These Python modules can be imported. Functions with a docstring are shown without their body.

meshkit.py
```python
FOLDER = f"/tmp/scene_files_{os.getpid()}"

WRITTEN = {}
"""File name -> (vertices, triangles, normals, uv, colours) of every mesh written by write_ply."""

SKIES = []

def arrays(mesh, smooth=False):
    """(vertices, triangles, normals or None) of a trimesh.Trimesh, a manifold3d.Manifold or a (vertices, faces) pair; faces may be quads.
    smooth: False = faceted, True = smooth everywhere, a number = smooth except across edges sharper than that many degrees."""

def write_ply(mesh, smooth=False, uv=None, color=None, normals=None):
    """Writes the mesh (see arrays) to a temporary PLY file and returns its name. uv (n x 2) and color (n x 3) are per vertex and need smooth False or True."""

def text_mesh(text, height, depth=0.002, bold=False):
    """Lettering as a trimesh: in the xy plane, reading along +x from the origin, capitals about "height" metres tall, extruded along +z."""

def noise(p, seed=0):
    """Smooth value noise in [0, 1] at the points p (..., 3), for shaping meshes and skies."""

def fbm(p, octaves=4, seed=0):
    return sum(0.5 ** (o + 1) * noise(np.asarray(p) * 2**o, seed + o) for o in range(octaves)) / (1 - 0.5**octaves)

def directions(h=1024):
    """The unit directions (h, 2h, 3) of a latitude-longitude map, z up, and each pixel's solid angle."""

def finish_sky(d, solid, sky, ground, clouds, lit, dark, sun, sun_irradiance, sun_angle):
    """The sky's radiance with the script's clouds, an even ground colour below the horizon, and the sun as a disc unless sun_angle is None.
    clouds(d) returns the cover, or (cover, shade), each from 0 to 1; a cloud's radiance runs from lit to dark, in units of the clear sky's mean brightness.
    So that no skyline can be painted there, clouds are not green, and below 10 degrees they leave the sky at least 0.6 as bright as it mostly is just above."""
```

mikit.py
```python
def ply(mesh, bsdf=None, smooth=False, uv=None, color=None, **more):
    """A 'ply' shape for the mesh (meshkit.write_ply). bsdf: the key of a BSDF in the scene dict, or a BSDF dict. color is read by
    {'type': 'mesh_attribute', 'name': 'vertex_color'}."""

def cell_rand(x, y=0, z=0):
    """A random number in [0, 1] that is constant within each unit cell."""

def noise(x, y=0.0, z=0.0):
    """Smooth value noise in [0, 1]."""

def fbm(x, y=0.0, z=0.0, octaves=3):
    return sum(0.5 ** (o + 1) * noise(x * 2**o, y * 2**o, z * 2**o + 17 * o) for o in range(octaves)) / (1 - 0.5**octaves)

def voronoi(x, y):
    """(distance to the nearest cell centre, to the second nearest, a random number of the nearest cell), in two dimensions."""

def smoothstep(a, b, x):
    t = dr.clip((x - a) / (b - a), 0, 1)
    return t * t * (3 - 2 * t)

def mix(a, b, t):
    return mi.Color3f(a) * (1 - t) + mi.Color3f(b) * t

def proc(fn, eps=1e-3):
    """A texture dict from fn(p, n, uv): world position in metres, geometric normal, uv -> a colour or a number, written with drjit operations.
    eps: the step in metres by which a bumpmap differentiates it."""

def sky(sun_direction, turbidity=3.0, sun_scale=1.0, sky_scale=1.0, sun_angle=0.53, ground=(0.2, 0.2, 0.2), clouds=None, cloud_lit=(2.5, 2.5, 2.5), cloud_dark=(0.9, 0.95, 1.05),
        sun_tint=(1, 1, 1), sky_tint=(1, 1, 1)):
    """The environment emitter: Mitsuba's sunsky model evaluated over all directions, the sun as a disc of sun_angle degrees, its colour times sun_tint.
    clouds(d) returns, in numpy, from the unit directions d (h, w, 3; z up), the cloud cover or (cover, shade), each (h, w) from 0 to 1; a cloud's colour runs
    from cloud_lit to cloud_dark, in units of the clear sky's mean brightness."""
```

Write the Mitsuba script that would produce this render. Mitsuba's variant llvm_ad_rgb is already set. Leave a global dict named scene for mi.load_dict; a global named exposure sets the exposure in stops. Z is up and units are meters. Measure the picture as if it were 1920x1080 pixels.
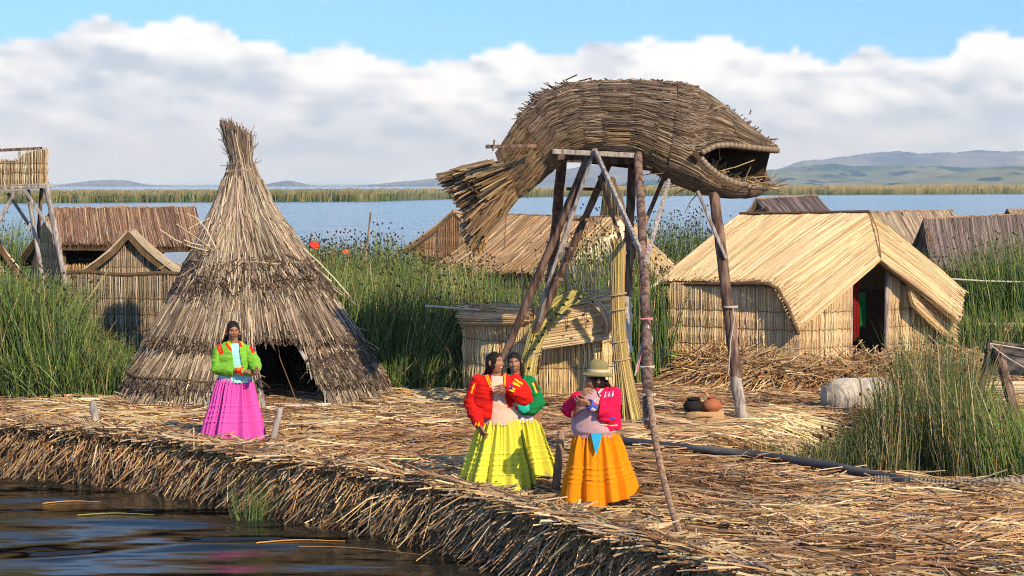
import math
import numpy as np, trimesh, manifold3d as m3d
import drjit as dr
import mitsuba as mi
import mikit, meshkit
from mikit import noise, fbm, smoothstep, mix, proc
from shapely.geometry import Polygon, Point
import shapely

scene, labels = {}, {}
T = mi.ScalarTransform4f
rng = np.random.default_rng(7)

# ------------------------------------------------------------------ camera, sky, exposure
F = 3600.0                       # focal length in pixels of a 1920 wide picture
CAM = np.array([0.0, 0.0, 3.75])
PITCH = math.atan2(540 - 348, F)
FW = np.array([0, math.cos(PITCH), -math.sin(PITCH)])
UP = np.array([0, math.sin(PITCH), math.cos(PITCH)])
RT = np.array([1.0, 0, 0])
exposure = 2.1
scene['camera'] = {'type': 'perspective', 'fov': math.degrees(2 * math.atan(960 / F)), 'fov_axis': 'x', 'near_clip': 0.5, 'far_clip': 40000.0,
                   'to_world': T().look_at(origin=CAM.tolist(), target=(CAM + FW).tolist(), up=[0, 0, 1]), 'medium': {'type': 'ref', 'id': 'air'}}
SUN = np.array([0.52, -0.76, 0.62])

CLX = np.array([-400, -200, -60, 0, 60, 100, 150, 200, 260, 290, 340, 400, 450, 520, 560, 600, 650, 700, 760, 800, 850, 890, 920, 980, 1030, 1080, 1100, 1160, 1220, 1290, 1340, 1390, 1440, 1490, 1540, 1570, 1620, 1660, 1700, 1780, 1800, 1850, 1900, 1980, 2200, 2400], float)
CLY = np.array([120, 90, 110, 95, 92, 88, 58, 42, 70, 52, 40, 58, 75, 92, 112, 98, 84, 104, 122, 126, 116, 110, 100, 86, 104, 112, 84, 88, 76, 84, 66, 94, 112, 94, 116, 128, 98, 110, 128, 114, 84, 64, 84, 100, 70, 120], float)


def clouds(d):
    az = np.degrees(np.arctan2(d[..., 0], d[..., 1]))
    el = np.degrees(np.arcsin(np.clip(d[..., 2], -1, 1)))
    px = 960 + F * np.tan(np.radians(np.clip(az, -60, 60)))
    q = np.stack([d[..., 0] * 40, d[..., 1] * 40, el * 1.05], -1)
    n1 = meshkit.fbm(q * 1.0, 4, 3)
    n2 = meshkit.fbm(q * np.array([1, 1, 1.5]) * 0.55 + 31, 4, 9)
    n3 = meshkit.fbm(np.stack([d[..., 0] * 16, d[..., 1] * 16, el * 0.25], -1) + 5, 4, 12)
    far = 60 + 90 * meshkit.fbm(np.stack([d[..., 0] * 9, d[..., 1] * 9, 0 * el], -1), 3, 21)
    topy = np.where(np.abs(az) < 21, np.interp(px, CLX, CLY), far)
    top = np.degrees(np.arctan((348 - topy) / F))
    n4 = 1 - np.abs(2 * meshkit.fbm(q * np.array([2.0, 2.0, 2.4]) + 3, 3, 17) - 1)     # rounded heads
    edge = top + (n1 - 0.5) * 0.40 + (n4 - 0.75) * 0.28
    soft = 0.015 + 0.11 * np.clip(n2 * 2 - 0.75, 0, 1)
    cover = np.clip((edge + soft - el) / (2 * soft), 0, 1)
    cover = cover * cover * (3 - 2 * cover)
    def heads(o):
        return meshkit.fbm((q + o) * np.array([1.5, 1.5, 1.9]) + 3, 3, 17) * 0.7 + 1.1 * meshkit.fbm((q + o) * np.array([0.55, 0.55, 0.95]) + 8, 3, 19)

    relief = heads(np.array([0.22, 0.0, 0.24])) - heads(np.zeros(3))
    high = np.clip((n3 - 0.56) * 5, 0, 0.8) * np.clip((el - 5.2) / 3, 0, 1)     # scattered cumulus higher up
    depth = np.clip((top - el) / 3.6, 0, 1)                                       # 0 at the tops, 1 at the base of the bank
    shade = 0.02 + 0.72 * np.clip(depth * 2.0, 0, 1) ** 0.8 + 2.0 * (n1 - 0.5) * (1 - 0.6 * depth) + 1.5 * (n2 - 0.5) * (1 - 0.3 * depth) + 0.6 * (0.72 - n4) * (1 - depth) + 2.0 * relief * (1 - 0.85 * depth)
    shade = np.where(el < 0.9, shade * 0.55 + 0.25, shade)
    lowclear = np.clip(el / 0.5, 0, 1) * 0.25 + 0.75
    return np.clip(np.maximum(cover * lowclear, high), 0, 1), np.clip(np.where(high > cover, 0.25, shade), 0, 1)


scene['sky'] = mikit.sky(SUN.tolist(), turbidity=3.0, clouds=clouds, cloud_lit=(2.75, 2.78, 2.8), cloud_dark=(1.50, 1.68, 1.92), sky_tint=(0.76, 1.08, 1.46), sun_tint=(1.0, 0.97, 0.93), ground=(0.12, 0.11, 0.09))
scene['air'] = {'type': 'homogeneous', 'albedo': {'type': 'rgb', 'value': [0.86, 0.93, 0.98]}, 'sigma_t': {'type': 'rgb', 'value': [6e-5, 9e-5, 13e-5]}}


# ------------------------------------------------------------------ helpers
def ray(px, py):
    return FW + (px - 960) / F * RT - (py - 540) / F * UP


def at(px, py, Y):
    """The world point on the sight line of a photo pixel at depth Y."""
    r = ray(px, py)
    return CAM + r * (Y / r[1])


def gnd(px, py, z=0.55):
    r = ray(px, py)
    return CAM + r * ((z - CAM[2]) / r[2])


def pxx(px, Y):
    return (px - 960) / F * Y


def numbered(name):
    if name not in used:
        used.add(name)
        return name
    k = 1
    while f'{name}_{k:03d}' in used:
        k += 1
    used.add(f'{name}_{k:03d}')
    return f'{name}_{k:03d}'


used = set()


def thing(name, label=None, cat=None, group=None, kind=None):
    k = numbered(name)
    labels[k] = {a: b for a, b in (('label', label), ('category', cat), ('group', group), ('kind', kind)) if b}
    return k


def put(key, mesh, bsdf, smooth=False, color=None, uv=None, **more):
    scene[key] = mikit.ply(mesh, bsdf, smooth=smooth, color=color, uv=uv, **more)
    return key


def part(parent, name, mesh, bsdf, smooth=False, color=None, kind=None, label=None):
    k = numbered(f'{parent}__{name}')
    put(k, mesh, bsdf, smooth, color)
    if kind or label:
        labels[k] = {a: b for a, b in (('kind', kind), ('label', label)) if b}
    return k


def pal(n, cols, w=None, jit=0.16, r=None):
    r = r or rng
    cols = np.array(cols, float)
    i = r.choice(len(cols), n, p=None if w is None else np.array(w) / np.sum(w))
    c = cols[i] * (1 + jit * r.normal(size=(n, 1))) * (1 + 0.05 * r.normal(size=(n, 3)))
    return np.clip(c, 0.008, 0.85)


def unit(v):
    return v / (np.linalg.norm(v, axis=-1, keepdims=True) + 1e-12)


def strands(P, R, C, sides=3, r=None):
    """n thin stems: P (n, m, 3) points, R (n, m) radii, C (n, 3) colours -> vertices, faces, colours. sides=2: flat blades."""
    r = r or rng
    P = np.asarray(P, float)
    n, m, _ = P.shape
    t = unit(P[:, -1] - P[:, 0])
    u = unit(np.cross(t, r.normal(size=(n, 3))))
    v = np.cross(t, u)
    R = np.broadcast_to(np.asarray(R, float), (n, m))
    if sides == 2:
        ring = np.stack([u, -u], 1)
    else:
        a = np.arange(sides) * 2 * np.pi / sides
        ring = np.cos(a)[None, :, None] * u[:, None] + np.sin(a)[None, :, None] * v[:, None]
    V = P[:, :, None] + R[:, :, None, None] * ring[:, None]
    V = V.reshape(-1, 3)
    S = sides
    i, j = np.meshgrid(np.arange(m - 1), np.arange(S if S > 2 else 1), indexing='ij')
    a, b = i * S + j, i * S + (j + 1) % S
    q = np.stack([a, b, b + S, a + S], -1).reshape(-1, 4)
    f = np.vstack([q[:, [0, 1, 2]], q[:, [0, 2, 3]]])
    Fc = (f[None] + (np.arange(n) * m * S)[:, None, None]).reshape(-1, 3)
    C = np.asarray(C, float)
    C = np.repeat(C, m * S, axis=0) if C.ndim == 2 else np.repeat(C.reshape(-1, 3), S, axis=0)
    return V, Fc, C


def straight(A, B, r0, C, r1=None, bend=0.0, m=2, sides=3, r=None):
    r = r or rng
    A, B = np.asarray(A, float), np.asarray(B, float)
    n = len(A)
    t = np.linspace(0, 1, m)[None, :, None]
    P = A[:, None] * (1 - t) + B[:, None] * t
    if m > 2:
        L = np.linalg.norm(B - A, axis=1)[:, None, None]
        P = P + r.normal(size=(n, 1, 3)) * bend * L * 4 * t * (1 - t)
    r0 = np.broadcast_to(r0, (n,))
    r1 = r0 if r1 is None else np.broadcast_to(r1, (n,))
    R = r0[:, None] * (1 - t[:, :, 0]) + r1[:, None] * t[:, :, 0]
    return strands(P, R, C, sides, r)


class Bag:
    def __init__(self):
        self.v, self.f, self.c, self.n = [], [], [], 0

    def add(self, V, Fc, C):
        C = np.asarray(C, float)
        if C.ndim == 1:
            C = np.broadcast_to(C, (len(V), 3))
        self.v.append(np.asarray(V, float)); self.f.append(np.asarray(Fc) + self.n); self.c.append(C)
        self.n += len(V)
        return self

    def mesh(self):
        return np.vstack(self.v), np.vstack(self.f), np.vstack(self.c)

    def part(self, parent, name, bsdf='m_straw', kind=None, label=None, smooth=False):
        V, Fc, C = self.mesh()
        return part(parent, name, (V, Fc), bsdf, smooth, C, kind, label)

    def put(self, key, bsdf='m_straw', smooth=False):
        V, Fc, C = self.mesh()
        return put(key, (V, Fc), bsdf, smooth, C)


def tube(pts, rad, sides=8, cap=True, wob=0.0, seed=1):
    """A closed round bar along a polyline, a little uneven when wob > 0."""
    p = np.asarray(pts, float)
    n = len(p)
    rad = np.broadcast_to(np.asarray(rad, float), (n,))
    t = unit(np.gradient(p, axis=0))
    a = np.array([0, 0, 1.0]) if abs(t[0, 2]) < 0.9 else np.array([1.0, 0, 0])
    u = np.zeros_like(p); u[0] = unit(np.cross(t[0], a))
    for i in range(1, n):
        u[i] = unit(u[i - 1] - t[i] * np.dot(u[i - 1], t[i]))
    w = np.cross(t, u)
    ang = np.arange(sides) * 2 * np.pi / sides
    ring = np.cos(ang)[None, :, None] * u[:, None] + np.sin(ang)[None, :, None] * w[:, None]
    R = rad[:, None] * np.ones((1, sides))
    if wob:
        q = p[:, None] + ring * 0.1
        R = R * (1 + wob * 2 * (meshkit.fbm(q * 5.0, 3, seed) - 0.5))
    V = (p[:, None] + R[:, :, None] * ring).reshape(-1, 3)
    i, j = np.meshgrid(np.arange(n - 1), np.arange(sides), indexing='ij')
    A, B = i * sides + j, i * sides + (j + 1) % sides
    f = np.vstack([np.stack([A, B, B + sides], -1).reshape(-1, 3), np.stack([A, B + sides, A + sides], -1).reshape(-1, 3)])
    if cap:
        V = np.vstack([V, p[:1], p[-1:]])
        k = np.arange(sides)
        f = np.vstack([f, np.stack([np.full(sides, n * sides), (k + 1) % sides, k], -1), np.stack([np.full(sides, n * sides + 1), (n - 1) * sides + k, (n - 1) * sides + (k + 1) % sides], -1)])
    return trimesh.Trimesh(V, f, process=False)


def pole(a, b, r0, r1=None, n=14, wob=0.12, bend=0.0, seed=1, sides=9):
    a, b = np.asarray(a, float), np.asarray(b, float)
    t = np.linspace(0, 1, n)[:, None]
    p = a * (1 - t) + b * t
    q = np.random.default_rng(seed).normal(size=3) * bend
    p = p + q * 4 * t * (1 - t)
    return tube(p, np.linspace(r0, r1 if r1 else r0, n), sides, True, wob, seed)


def plank(a, b, w, th, side=(0, 1, 0)):
    """A sawn board from a to b, its wide face across `side`."""
    a, b = np.asarray(a, float), np.asarray(b, float)
    t = unit(b - a); s = np.asarray(side, float); s = unit(s - t * np.dot(s, t)); u = np.cross(t, s)
    c = 0.12 * min(w, th)
    prof = [(-w / 2 + c, -th / 2), (w / 2 - c, -th / 2), (w / 2, -th / 2 + c), (w / 2, th / 2 - c), (w / 2 - c, th / 2), (-w / 2 + c, th / 2), (-w / 2, th / 2 - c), (-w / 2, -th / 2 + c)]
    V = np.array([q + u * x + s * y for q in (a, b) for x, y in prof])
    k = np.arange(8); k2 = (k + 1) % 8
    f = np.vstack([np.stack([k, k2, k2 + 8], -1), np.stack([k, k2 + 8, k + 8], -1), [[0, i + 1, i] for i in range(1, 7)], [[8, 8 + i, 9 + i] for i in range(1, 7)]])
    return trimesh.Trimesh(V, f, process=False)


def cat(*ms):
    return trimesh.util.concatenate(list(ms))


def grid(P):
    """P (a, b, 3) -> mesh arrays."""
    a, b = P.shape[:2]
    i, j = np.meshgrid(np.arange(a - 1), np.arange(b - 1), indexing='ij')
    k = i * b + j
    f = np.vstack([np.stack([k, k + b, k + b + 1], -1).reshape(-1, 3), np.stack([k, k + b + 1, k + 1], -1).reshape(-1, 3)])
    return P.reshape(-1, 3), f


def slab(P, th, N=None):
    """A sheet P (a, b, 3) given thickness th downwards along its own normal."""
    a, b = P.shape[:2]
    if N is None:
        du, dv = np.gradient(P, axis=0), np.gradient(P, axis=1)
        N = unit(np.cross(du, dv)); N = N * np.sign(N[..., 2:3] + 1e-9)
    V1, f1 = grid(P); V2, f2 = grid(P - N * th)
    n = a * b
    idx = np.arange(n).reshape(a, b)
    loop = np.concatenate([idx[0, :-1], idx[:-1, -1], idx[-1, :0:-1], idx[:0:-1, 0]])
    nx = np.roll(loop, -1)
    f3 = np.vstack([np.stack([loop, nx, nx + n], -1), np.stack([loop, nx + n, loop + n], -1)])
    return trimesh.Trimesh(np.vstack([V1, V2]), np.vstack([f1, f2[:, ::-1] + n, f3]), process=False)


# ------------------------------------------------------------------ materials
def rgb(*c):
    return {'type': 'rgb', 'value': list(c)}


VC = {'type': 'mesh_attribute', 'name': 'vertex_color'}


def two(d):
    return {'type': 'twosided', 'b': d}


scene['m_straw'] = two({'type': 'principled', 'base_color': VC, 'roughness': 0.55, 'specular': 0.35})
scene['m_green'] = two({'type': 'principled', 'base_color': VC, 'roughness': 0.5, 'specular': 0.3})
scene['m_cloth'] = two({'type': 'principled', 'base_color': VC, 'roughness': 0.9, 'specular': 0.1, 'sheen': 0.3})
scene['m_skin'] = two({'type': 'principled', 'base_color': VC, 'roughness': 0.48, 'specular': 0.35})
scene['m_hair'] = two({'type': 'principled', 'base_color': rgb(0.014, 0.011, 0.010), 'roughness': 0.6, 'specular': 0.15})
scene['m_paint'] = two({'type': 'principled', 'base_color': VC, 'roughness': 0.6, 'specular': 0.3})


def f_wood(p, n, uv):
    g = fbm(p.x * 26, p.y * 26, p.z * 3.2, 4)
    k = noise(p.x * 5 + 3, p.y * 5, p.z * 1.3)
    return mix((0.060, 0.036, 0.028), (0.22, 0.145, 0.115), smoothstep(0.3, 0.72, g)) * (0.75 + 0.5 * k)


def f_gray(p, n, uv):
    g = fbm(p.x * 34, p.y * 34, p.z * 4, 4)
    k = noise(p.x * 6 + 3, p.y * 6, p.z * 1.6)
    return mix((0.15, 0.13, 0.125), (0.42, 0.39, 0.37), smoothstep(0.25, 0.75, g)) * (0.8 + 0.4 * k)


def f_ground(p, n, uv):
    g = fbm(p.x * 6, p.y * 22, p.z * 10, 4)
    k = fbm(p.x * 0.9, p.y * 0.9, 0.3, 3)
    c = mix((0.085, 0.052, 0.031), (0.32, 0.21, 0.115), smoothstep(0.3, 0.75, g)) * (0.7 + 0.6 * k)
    wet = smoothstep(0.05, 0.42, p.z)  # low ground near black: wet mud, with the edge wall's shade put into the colour
    return mix((0.022, 0.018, 0.012), c, wet)


def f_thatchbase(p, n, uv):
    g = fbm(p.x * 18, p.y * 18, p.z * 5, 3)
    return mix((0.055, 0.036, 0.022), (0.17, 0.115, 0.066), g)


def f_palebase(p, n, uv):
    g = fbm(p.x * 40, p.y * 40, p.z * 3, 3)
    return mix((0.26, 0.175, 0.085), (0.50, 0.375, 0.20), g)


def f_hill(p, n, uv):
    k = fbm(p.x * 0.006, p.y * 0.003, p.z * 0.02, 4)
    j = fbm(p.x * 0.02 + 9, p.y * 0.01, p.z * 0.06, 3)
    fields = mix((0.05, 0.085, 0.03), (0.19, 0.20, 0.085), smoothstep(0.35, 0.65, k))
    return mix(fields, (0.03, 0.045, 0.03), smoothstep(0.56, 0.7, j))


def f_mount(p, n, uv):
    k = fbm(p.x * 0.004, p.y * 0.002, p.z * 0.02, 4)
    return mix((0.07, 0.075, 0.06), (0.20, 0.18, 0.13), smoothstep(0.3, 0.7, k))


def f_belt(p, n, uv):
    k = fbm(p.x * 0.10, p.y * 0.05, p.z * 0.5, 4)
    j = fbm(p.x * 0.9, p.y * 0.3, p.z * 0.3, 2)
    c = mix((0.055, 0.095, 0.018), (0.26, 0.20, 0.065), smoothstep(0.35, 0.75, p.z * 0.18 + (k - 0.5) * 0.9 + 0.12))
    return c * (0.65 + 0.7 * j)


def f_wave(p, n, uv):
    w1 = fbm(p.x * 0.62 + 1.5 * noise(p.x * 0.3, p.y * 0.5), p.y * 1.30, 0.0, 2)
    w2 = fbm(p.x * 2.1 + 7, p.y * 6.0, 3.0, 2)
    far = smoothstep(30.0, 90.0, p.y)
    w3 = fbm(p.x * 0.12, p.y * 0.20, 1.0, 3)
    return (w1 * 0.17 + w2 * 0.014) * (1 - 0.8 * far) + far * w3 * 0.16


scene['m_palebase'] = two({'type': 'principled', 'base_color': proc(f_palebase), 'roughness': 0.9, 'specular': 0.1})
scene['m_wood'] = two({'type': 'principled', 'base_color': proc(f_wood), 'roughness': 0.75, 'specular': 0.25})
scene['m_gray'] = two({'type': 'principled', 'base_color': proc(f_gray), 'roughness': 0.75, 'specular': 0.25})
scene['m_ground'] = two({'type': 'diffuse', 'reflectance': proc(f_ground)})
scene['m_base'] = two({'type': 'principled', 'base_color': proc(f_thatchbase), 'roughness': 0.9, 'specular': 0.1})
scene['m_hill'] = two({'type': 'diffuse', 'reflectance': proc(f_hill)})
scene['m_mount'] = two({'type': 'diffuse', 'reflectance': proc(f_mount)})
scene['m_belt'] = two({'type': 'diffuse', 'reflectance': proc(f_belt)})
scene['m_water'] = {'type': 'bumpmap', 'arbitrary': {**proc(f_wave, eps=0.01)}, 'scale': 1.0, 'bsdf': {'type': 'roughplastic', 'int_ior': 1.333, 'alpha': 0.04, 'diffuse_reflectance': rgb(0.012, 0.014, 0.012)}}

scene['m_cord'] = two({'type': 'principled', 'base_color': rgb(0.20, 0.125, 0.06), 'roughness': 0.9, 'specular': 0.1})
scene['m_cord2'] = two({'type': 'principled', 'base_color': rgb(0.34, 0.27, 0.18), 'roughness': 0.9, 'specular': 0.1})
scene['m_pale_wood'] = two({'type': 'principled', 'base_color': rgb(0.50, 0.46, 0.41), 'roughness': 0.8, 'specular': 0.2})
scene['m_dred'] = two({'type': 'principled', 'base_color': rgb(0.12, 0.012, 0.03), 'roughness': 0.9, 'specular': 0.1})
scene['m_red'] = two({'type': 'principled', 'base_color': rgb(0.24, 0.02, 0.018), 'roughness': 0.9, 'specular': 0.1})
scene['m_dgreen'] = two({'type': 'principled', 'base_color': rgb(0.02, 0.22, 0.06), 'roughness': 0.9, 'specular': 0.1})
scene['m_blue'] = two({'type': 'principled', 'base_color': rgb(0.03, 0.10, 0.42), 'roughness': 0.45, 'specular': 0.4})


def f_tan(p, n, uv):
    g = fbm(p.x * 34, p.y * 34, p.z * 4, 4)
    return mix((0.12, 0.075, 0.048), (0.36, 0.25, 0.17), smoothstep(0.25, 0.75, g))


def f_fish(p, n, uv):
    g = fbm(p.x * 4, p.y * 20, p.z * 26, 3)
    return mix((0.030, 0.020, 0.014), (0.10, 0.068, 0.042), g)


def f_sack(p, n, uv):
    g = fbm(p.x * 12, p.y * 12, p.z * 12, 4)
    return mix((0.30, 0.28, 0.235), (0.50, 0.46, 0.40), smoothstep(0.2, 0.7, g))


def f_net(p, n, uv):
    g = fbm(p.x * 3, p.y * 3, p.z * 5, 4)
    return mix((0.030, 0.034, 0.042), (0.15, 0.13, 0.12), smoothstep(0.35, 0.75, g))


def f_pipe(p, n, uv):
    g = fbm(p.x * 2.5, p.y * 2.5, p.z * 8, 4)
    return mix((0.045, 0.048, 0.058), (0.14, 0.135, 0.135), smoothstep(0.35, 0.75, g))


for nm, fn, ro in (('m_tan_wood', f_tan, 0.75), ('m_fishbase', f_fish, 0.9), ('m_sack', f_sack, 0.7), ('m_net', f_net, 0.85), ('m_pipe', f_pipe, 0.5)):
    scene[nm] = two({'type': 'principled', 'base_color': proc(fn), 'roughness': ro, 'specular': 0.25})
for nm, co, ro in (('m_pinkcord', (0.55, 0.22, 0.24), 0.8), ('m_clay', (0.42, 0.27, 0.14), 0.85), ('m_soot', (0.012, 0.011, 0.010), 0.8), ('m_terra', (0.33, 0.115, 0.055), 0.7), ('m_hose', (0.24, 0.21, 0.18), 0.7), ('m_buoy', (0.75, 0.05, 0.02), 0.5), ('m_teal', (0.02, 0.50, 0.42), 0.9), ('m_felt', (0.205, 0.185, 0.085), 0.9), ('m_band', (0.50, 0.46, 0.30), 0.8), ('m_cyan', (0.02, 0.32, 0.55), 0.85), ('m_orange', (0.50, 0.13, 0.04), 0.6)):
    scene[nm] = two({'type': 'principled', 'base_color': rgb(*co), 'roughness': ro, 'specular': 0.25})
STRAW = [(0.51, 0.37, 0.195), (0.40, 0.255, 0.125), (0.29, 0.160, 0.075), (0.165, 0.088, 0.045), (0.60, 0.475, 0.29), (0.36, 0.29, 0.22)]
GREYS = [(0.40, 0.325, 0.225), (0.30, 0.235, 0.155), (0.20, 0.145, 0.092), (0.105, 0.070, 0.044), (0.48, 0.40, 0.28)]
PALE = [(0.64, 0.50, 0.305), (0.58, 0.435, 0.25), (0.51, 0.365, 0.195), (0.68, 0.55, 0.355), (0.41, 0.28, 0.15)]
GREEN = [(0.062, 0.115, 0.026), (0.095, 0.16, 0.036), (0.042, 0.085, 0.026), (0.15, 0.20, 0.055), (0.038, 0.072, 0.034)]

# ------------------------------------------------------------------ the setting: lake, hills, ground
k = thing('lake', kind='structure', label='dark rippled lake water in front of and behind the reed island')
yy = np.concatenate([[4.0], np.geomspace(10, 9000, 60)])
xx = np.concatenate([-np.geomspace(6000, 4, 30), [0], np.geomspace(4, 6000, 30)])
PX, PY = np.meshgrid(xx, yy, indexing='xy')
V, f = grid(np.stack([PX, PY, 0 * PX], -1))
f = f[:, ::-1]
put(k, (V, f), 'm_water', True, uv=V[:, :2] * 1.0)

k = thing('haze', kind='stuff', label='thin blue air between the island and the far hills', cat='haze')
scene[k] = {'type': 'cube', 'to_world': T().translate([0, 4400, 100]).scale([6900, 5000, 102]), 'bsdf': {'type': 'null'}, 'interior': {'type': 'ref', 'id': 'air'}}


def ridge(xs, ys, Y, depth, seed, rough, name, label, mat):
    """A range of hills whose skyline passes through the given directions; a real relief, depth metres deep."""
    x = np.arange(xs[0], xs[-1] + 1, 4.0)
    top = np.interp(x, xs, ys)
    h = np.maximum((348 - top) / F * Y + 3.75, 2.0)
    wx = (x - 960) / F * Y
    t = np.linspace(-1, 1, 33)
    prof = np.cos(t * np.pi / 2) ** 1.2
    X = np.broadcast_to(wx[:, None], (len(x), 33))
    Yv = Y + t[None, :] * depth + 0 * X
    n = meshkit.fbm(np.stack([X * 4.0 / Y * 10, Yv * 0.004, 0 * X], -1), 5, seed)
    Z = h[:, None] * prof[None, :] * (1 + rough * (n - 0.5) * (1 - 0.7 * prof[None, :]) * 2.0) - 1.0 * (prof[None, :] < 0.02)
    kk = thing(name, kind='structure', label=label)
    V, f = grid(np.stack([X, Yv, Z], -1))
    put(kk, (V, f), mat, True)


ridge([60, 110, 140, 180, 230, 262, 285, 305, 332, 360, 470, 500, 520, 545, 582, 610, 650, 700, 760, 812, 860, 940, 1000, 1040, 1100, 1180, 1250, 1320, 1400],
      [352, 349, 345, 339, 338, 346, 351, 348, 349, 352, 352, 349, 343, 338, 348, 351, 350, 346, 340, 335, 338, 332, 326, 318, 309, 306, 310, 318, 330], 7200, 500, 4, 0.6, 'mountains', 'pale blue distant hills beyond the reed belt on the left', 'm_mount')
ridge([1250, 1330, 1400, 1440, 1480, 1500, 1560, 1620, 1700, 1740, 1780, 1830, 1900, 1960, 2100, 2300],
      [340, 330, 324, 320, 312, 306, 296, 289, 282, 286, 291, 283, 281, 288, 300, 330], 7600, 700, 5, 0.6, 'mountains', 'faded blue mountain range at the right skyline', 'm_mount')
ridge([1180, 1300, 1380, 1440, 1480, 1500, 1540, 1560, 1590, 1640, 1700, 1760, 1800, 1850, 1890, 1930, 2000, 2200],
      [342, 332, 322, 318, 317, 312, 309, 307, 314, 311, 309, 312, 317, 314, 311, 318, 326, 340], 5000, 700, 6, 1.1, 'hills', 'green farmed hills in front of the blue mountains', 'm_hill')
ridge([1680, 1760, 1820, 1850, 1880, 1910, 1950, 2100], [343, 332, 320, 314, 312, 322, 330, 340], 3800, 350, 8, 0.8, 'hills', 'dark green headland low at the far right', 'm_hill')

# the reed belt on the far shore
bx = np.linspace(-900, 2800, 1400)
Yb = np.interp(bx, [-900, -140, 700, 1100, 2060], [400, 415, 470, 700, 900])
tp = np.interp(bx, [-140, 300, 900, 1200, 2060], [357, 356, 353, 348, 344.5])
hb = 3.75 + (348 - tp) / F * Yb
prof = [(0, -0.3), (0.0, 0.55), (2, 0.8), (5, 0.95), (12, 1.0), (30, 0.97), (60, 0.9)]
P = np.zeros((1400, len(prof), 3))
for j, (dy, hz) in enumerate(prof):
    Y = Yb + dy + 3.0 * (meshkit.fbm(np.stack([bx * 0.05, 0 * bx + j, 0 * bx], -1), 3, 2) - 0.5) * (dy < 20)
    P[:, j] = np.stack([(bx - 960) / F * Y, Y, hb * hz * (1 + 0.35 * (meshkit.fbm(np.stack([bx * 0.11, 0 * bx + j * 3.1, 0 * bx], -1), 4, 11) - 0.5))], -1)
k = thing('reed_belt', kind='stuff', cat='reeds', label='long belt of tan and green reeds along the far shore of the lake')
bag = Bag()
n = 15000
u = rng.uniform(0, 1399, n); i = u.astype(int)
base = P[i, 1].copy(); Yr = base[:, 1] + rng.uniform(-1, 14, n)
A = np.stack([base[:, 0] * Yr / base[:, 1], Yr, np.full(n, -0.1)], -1)
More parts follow.
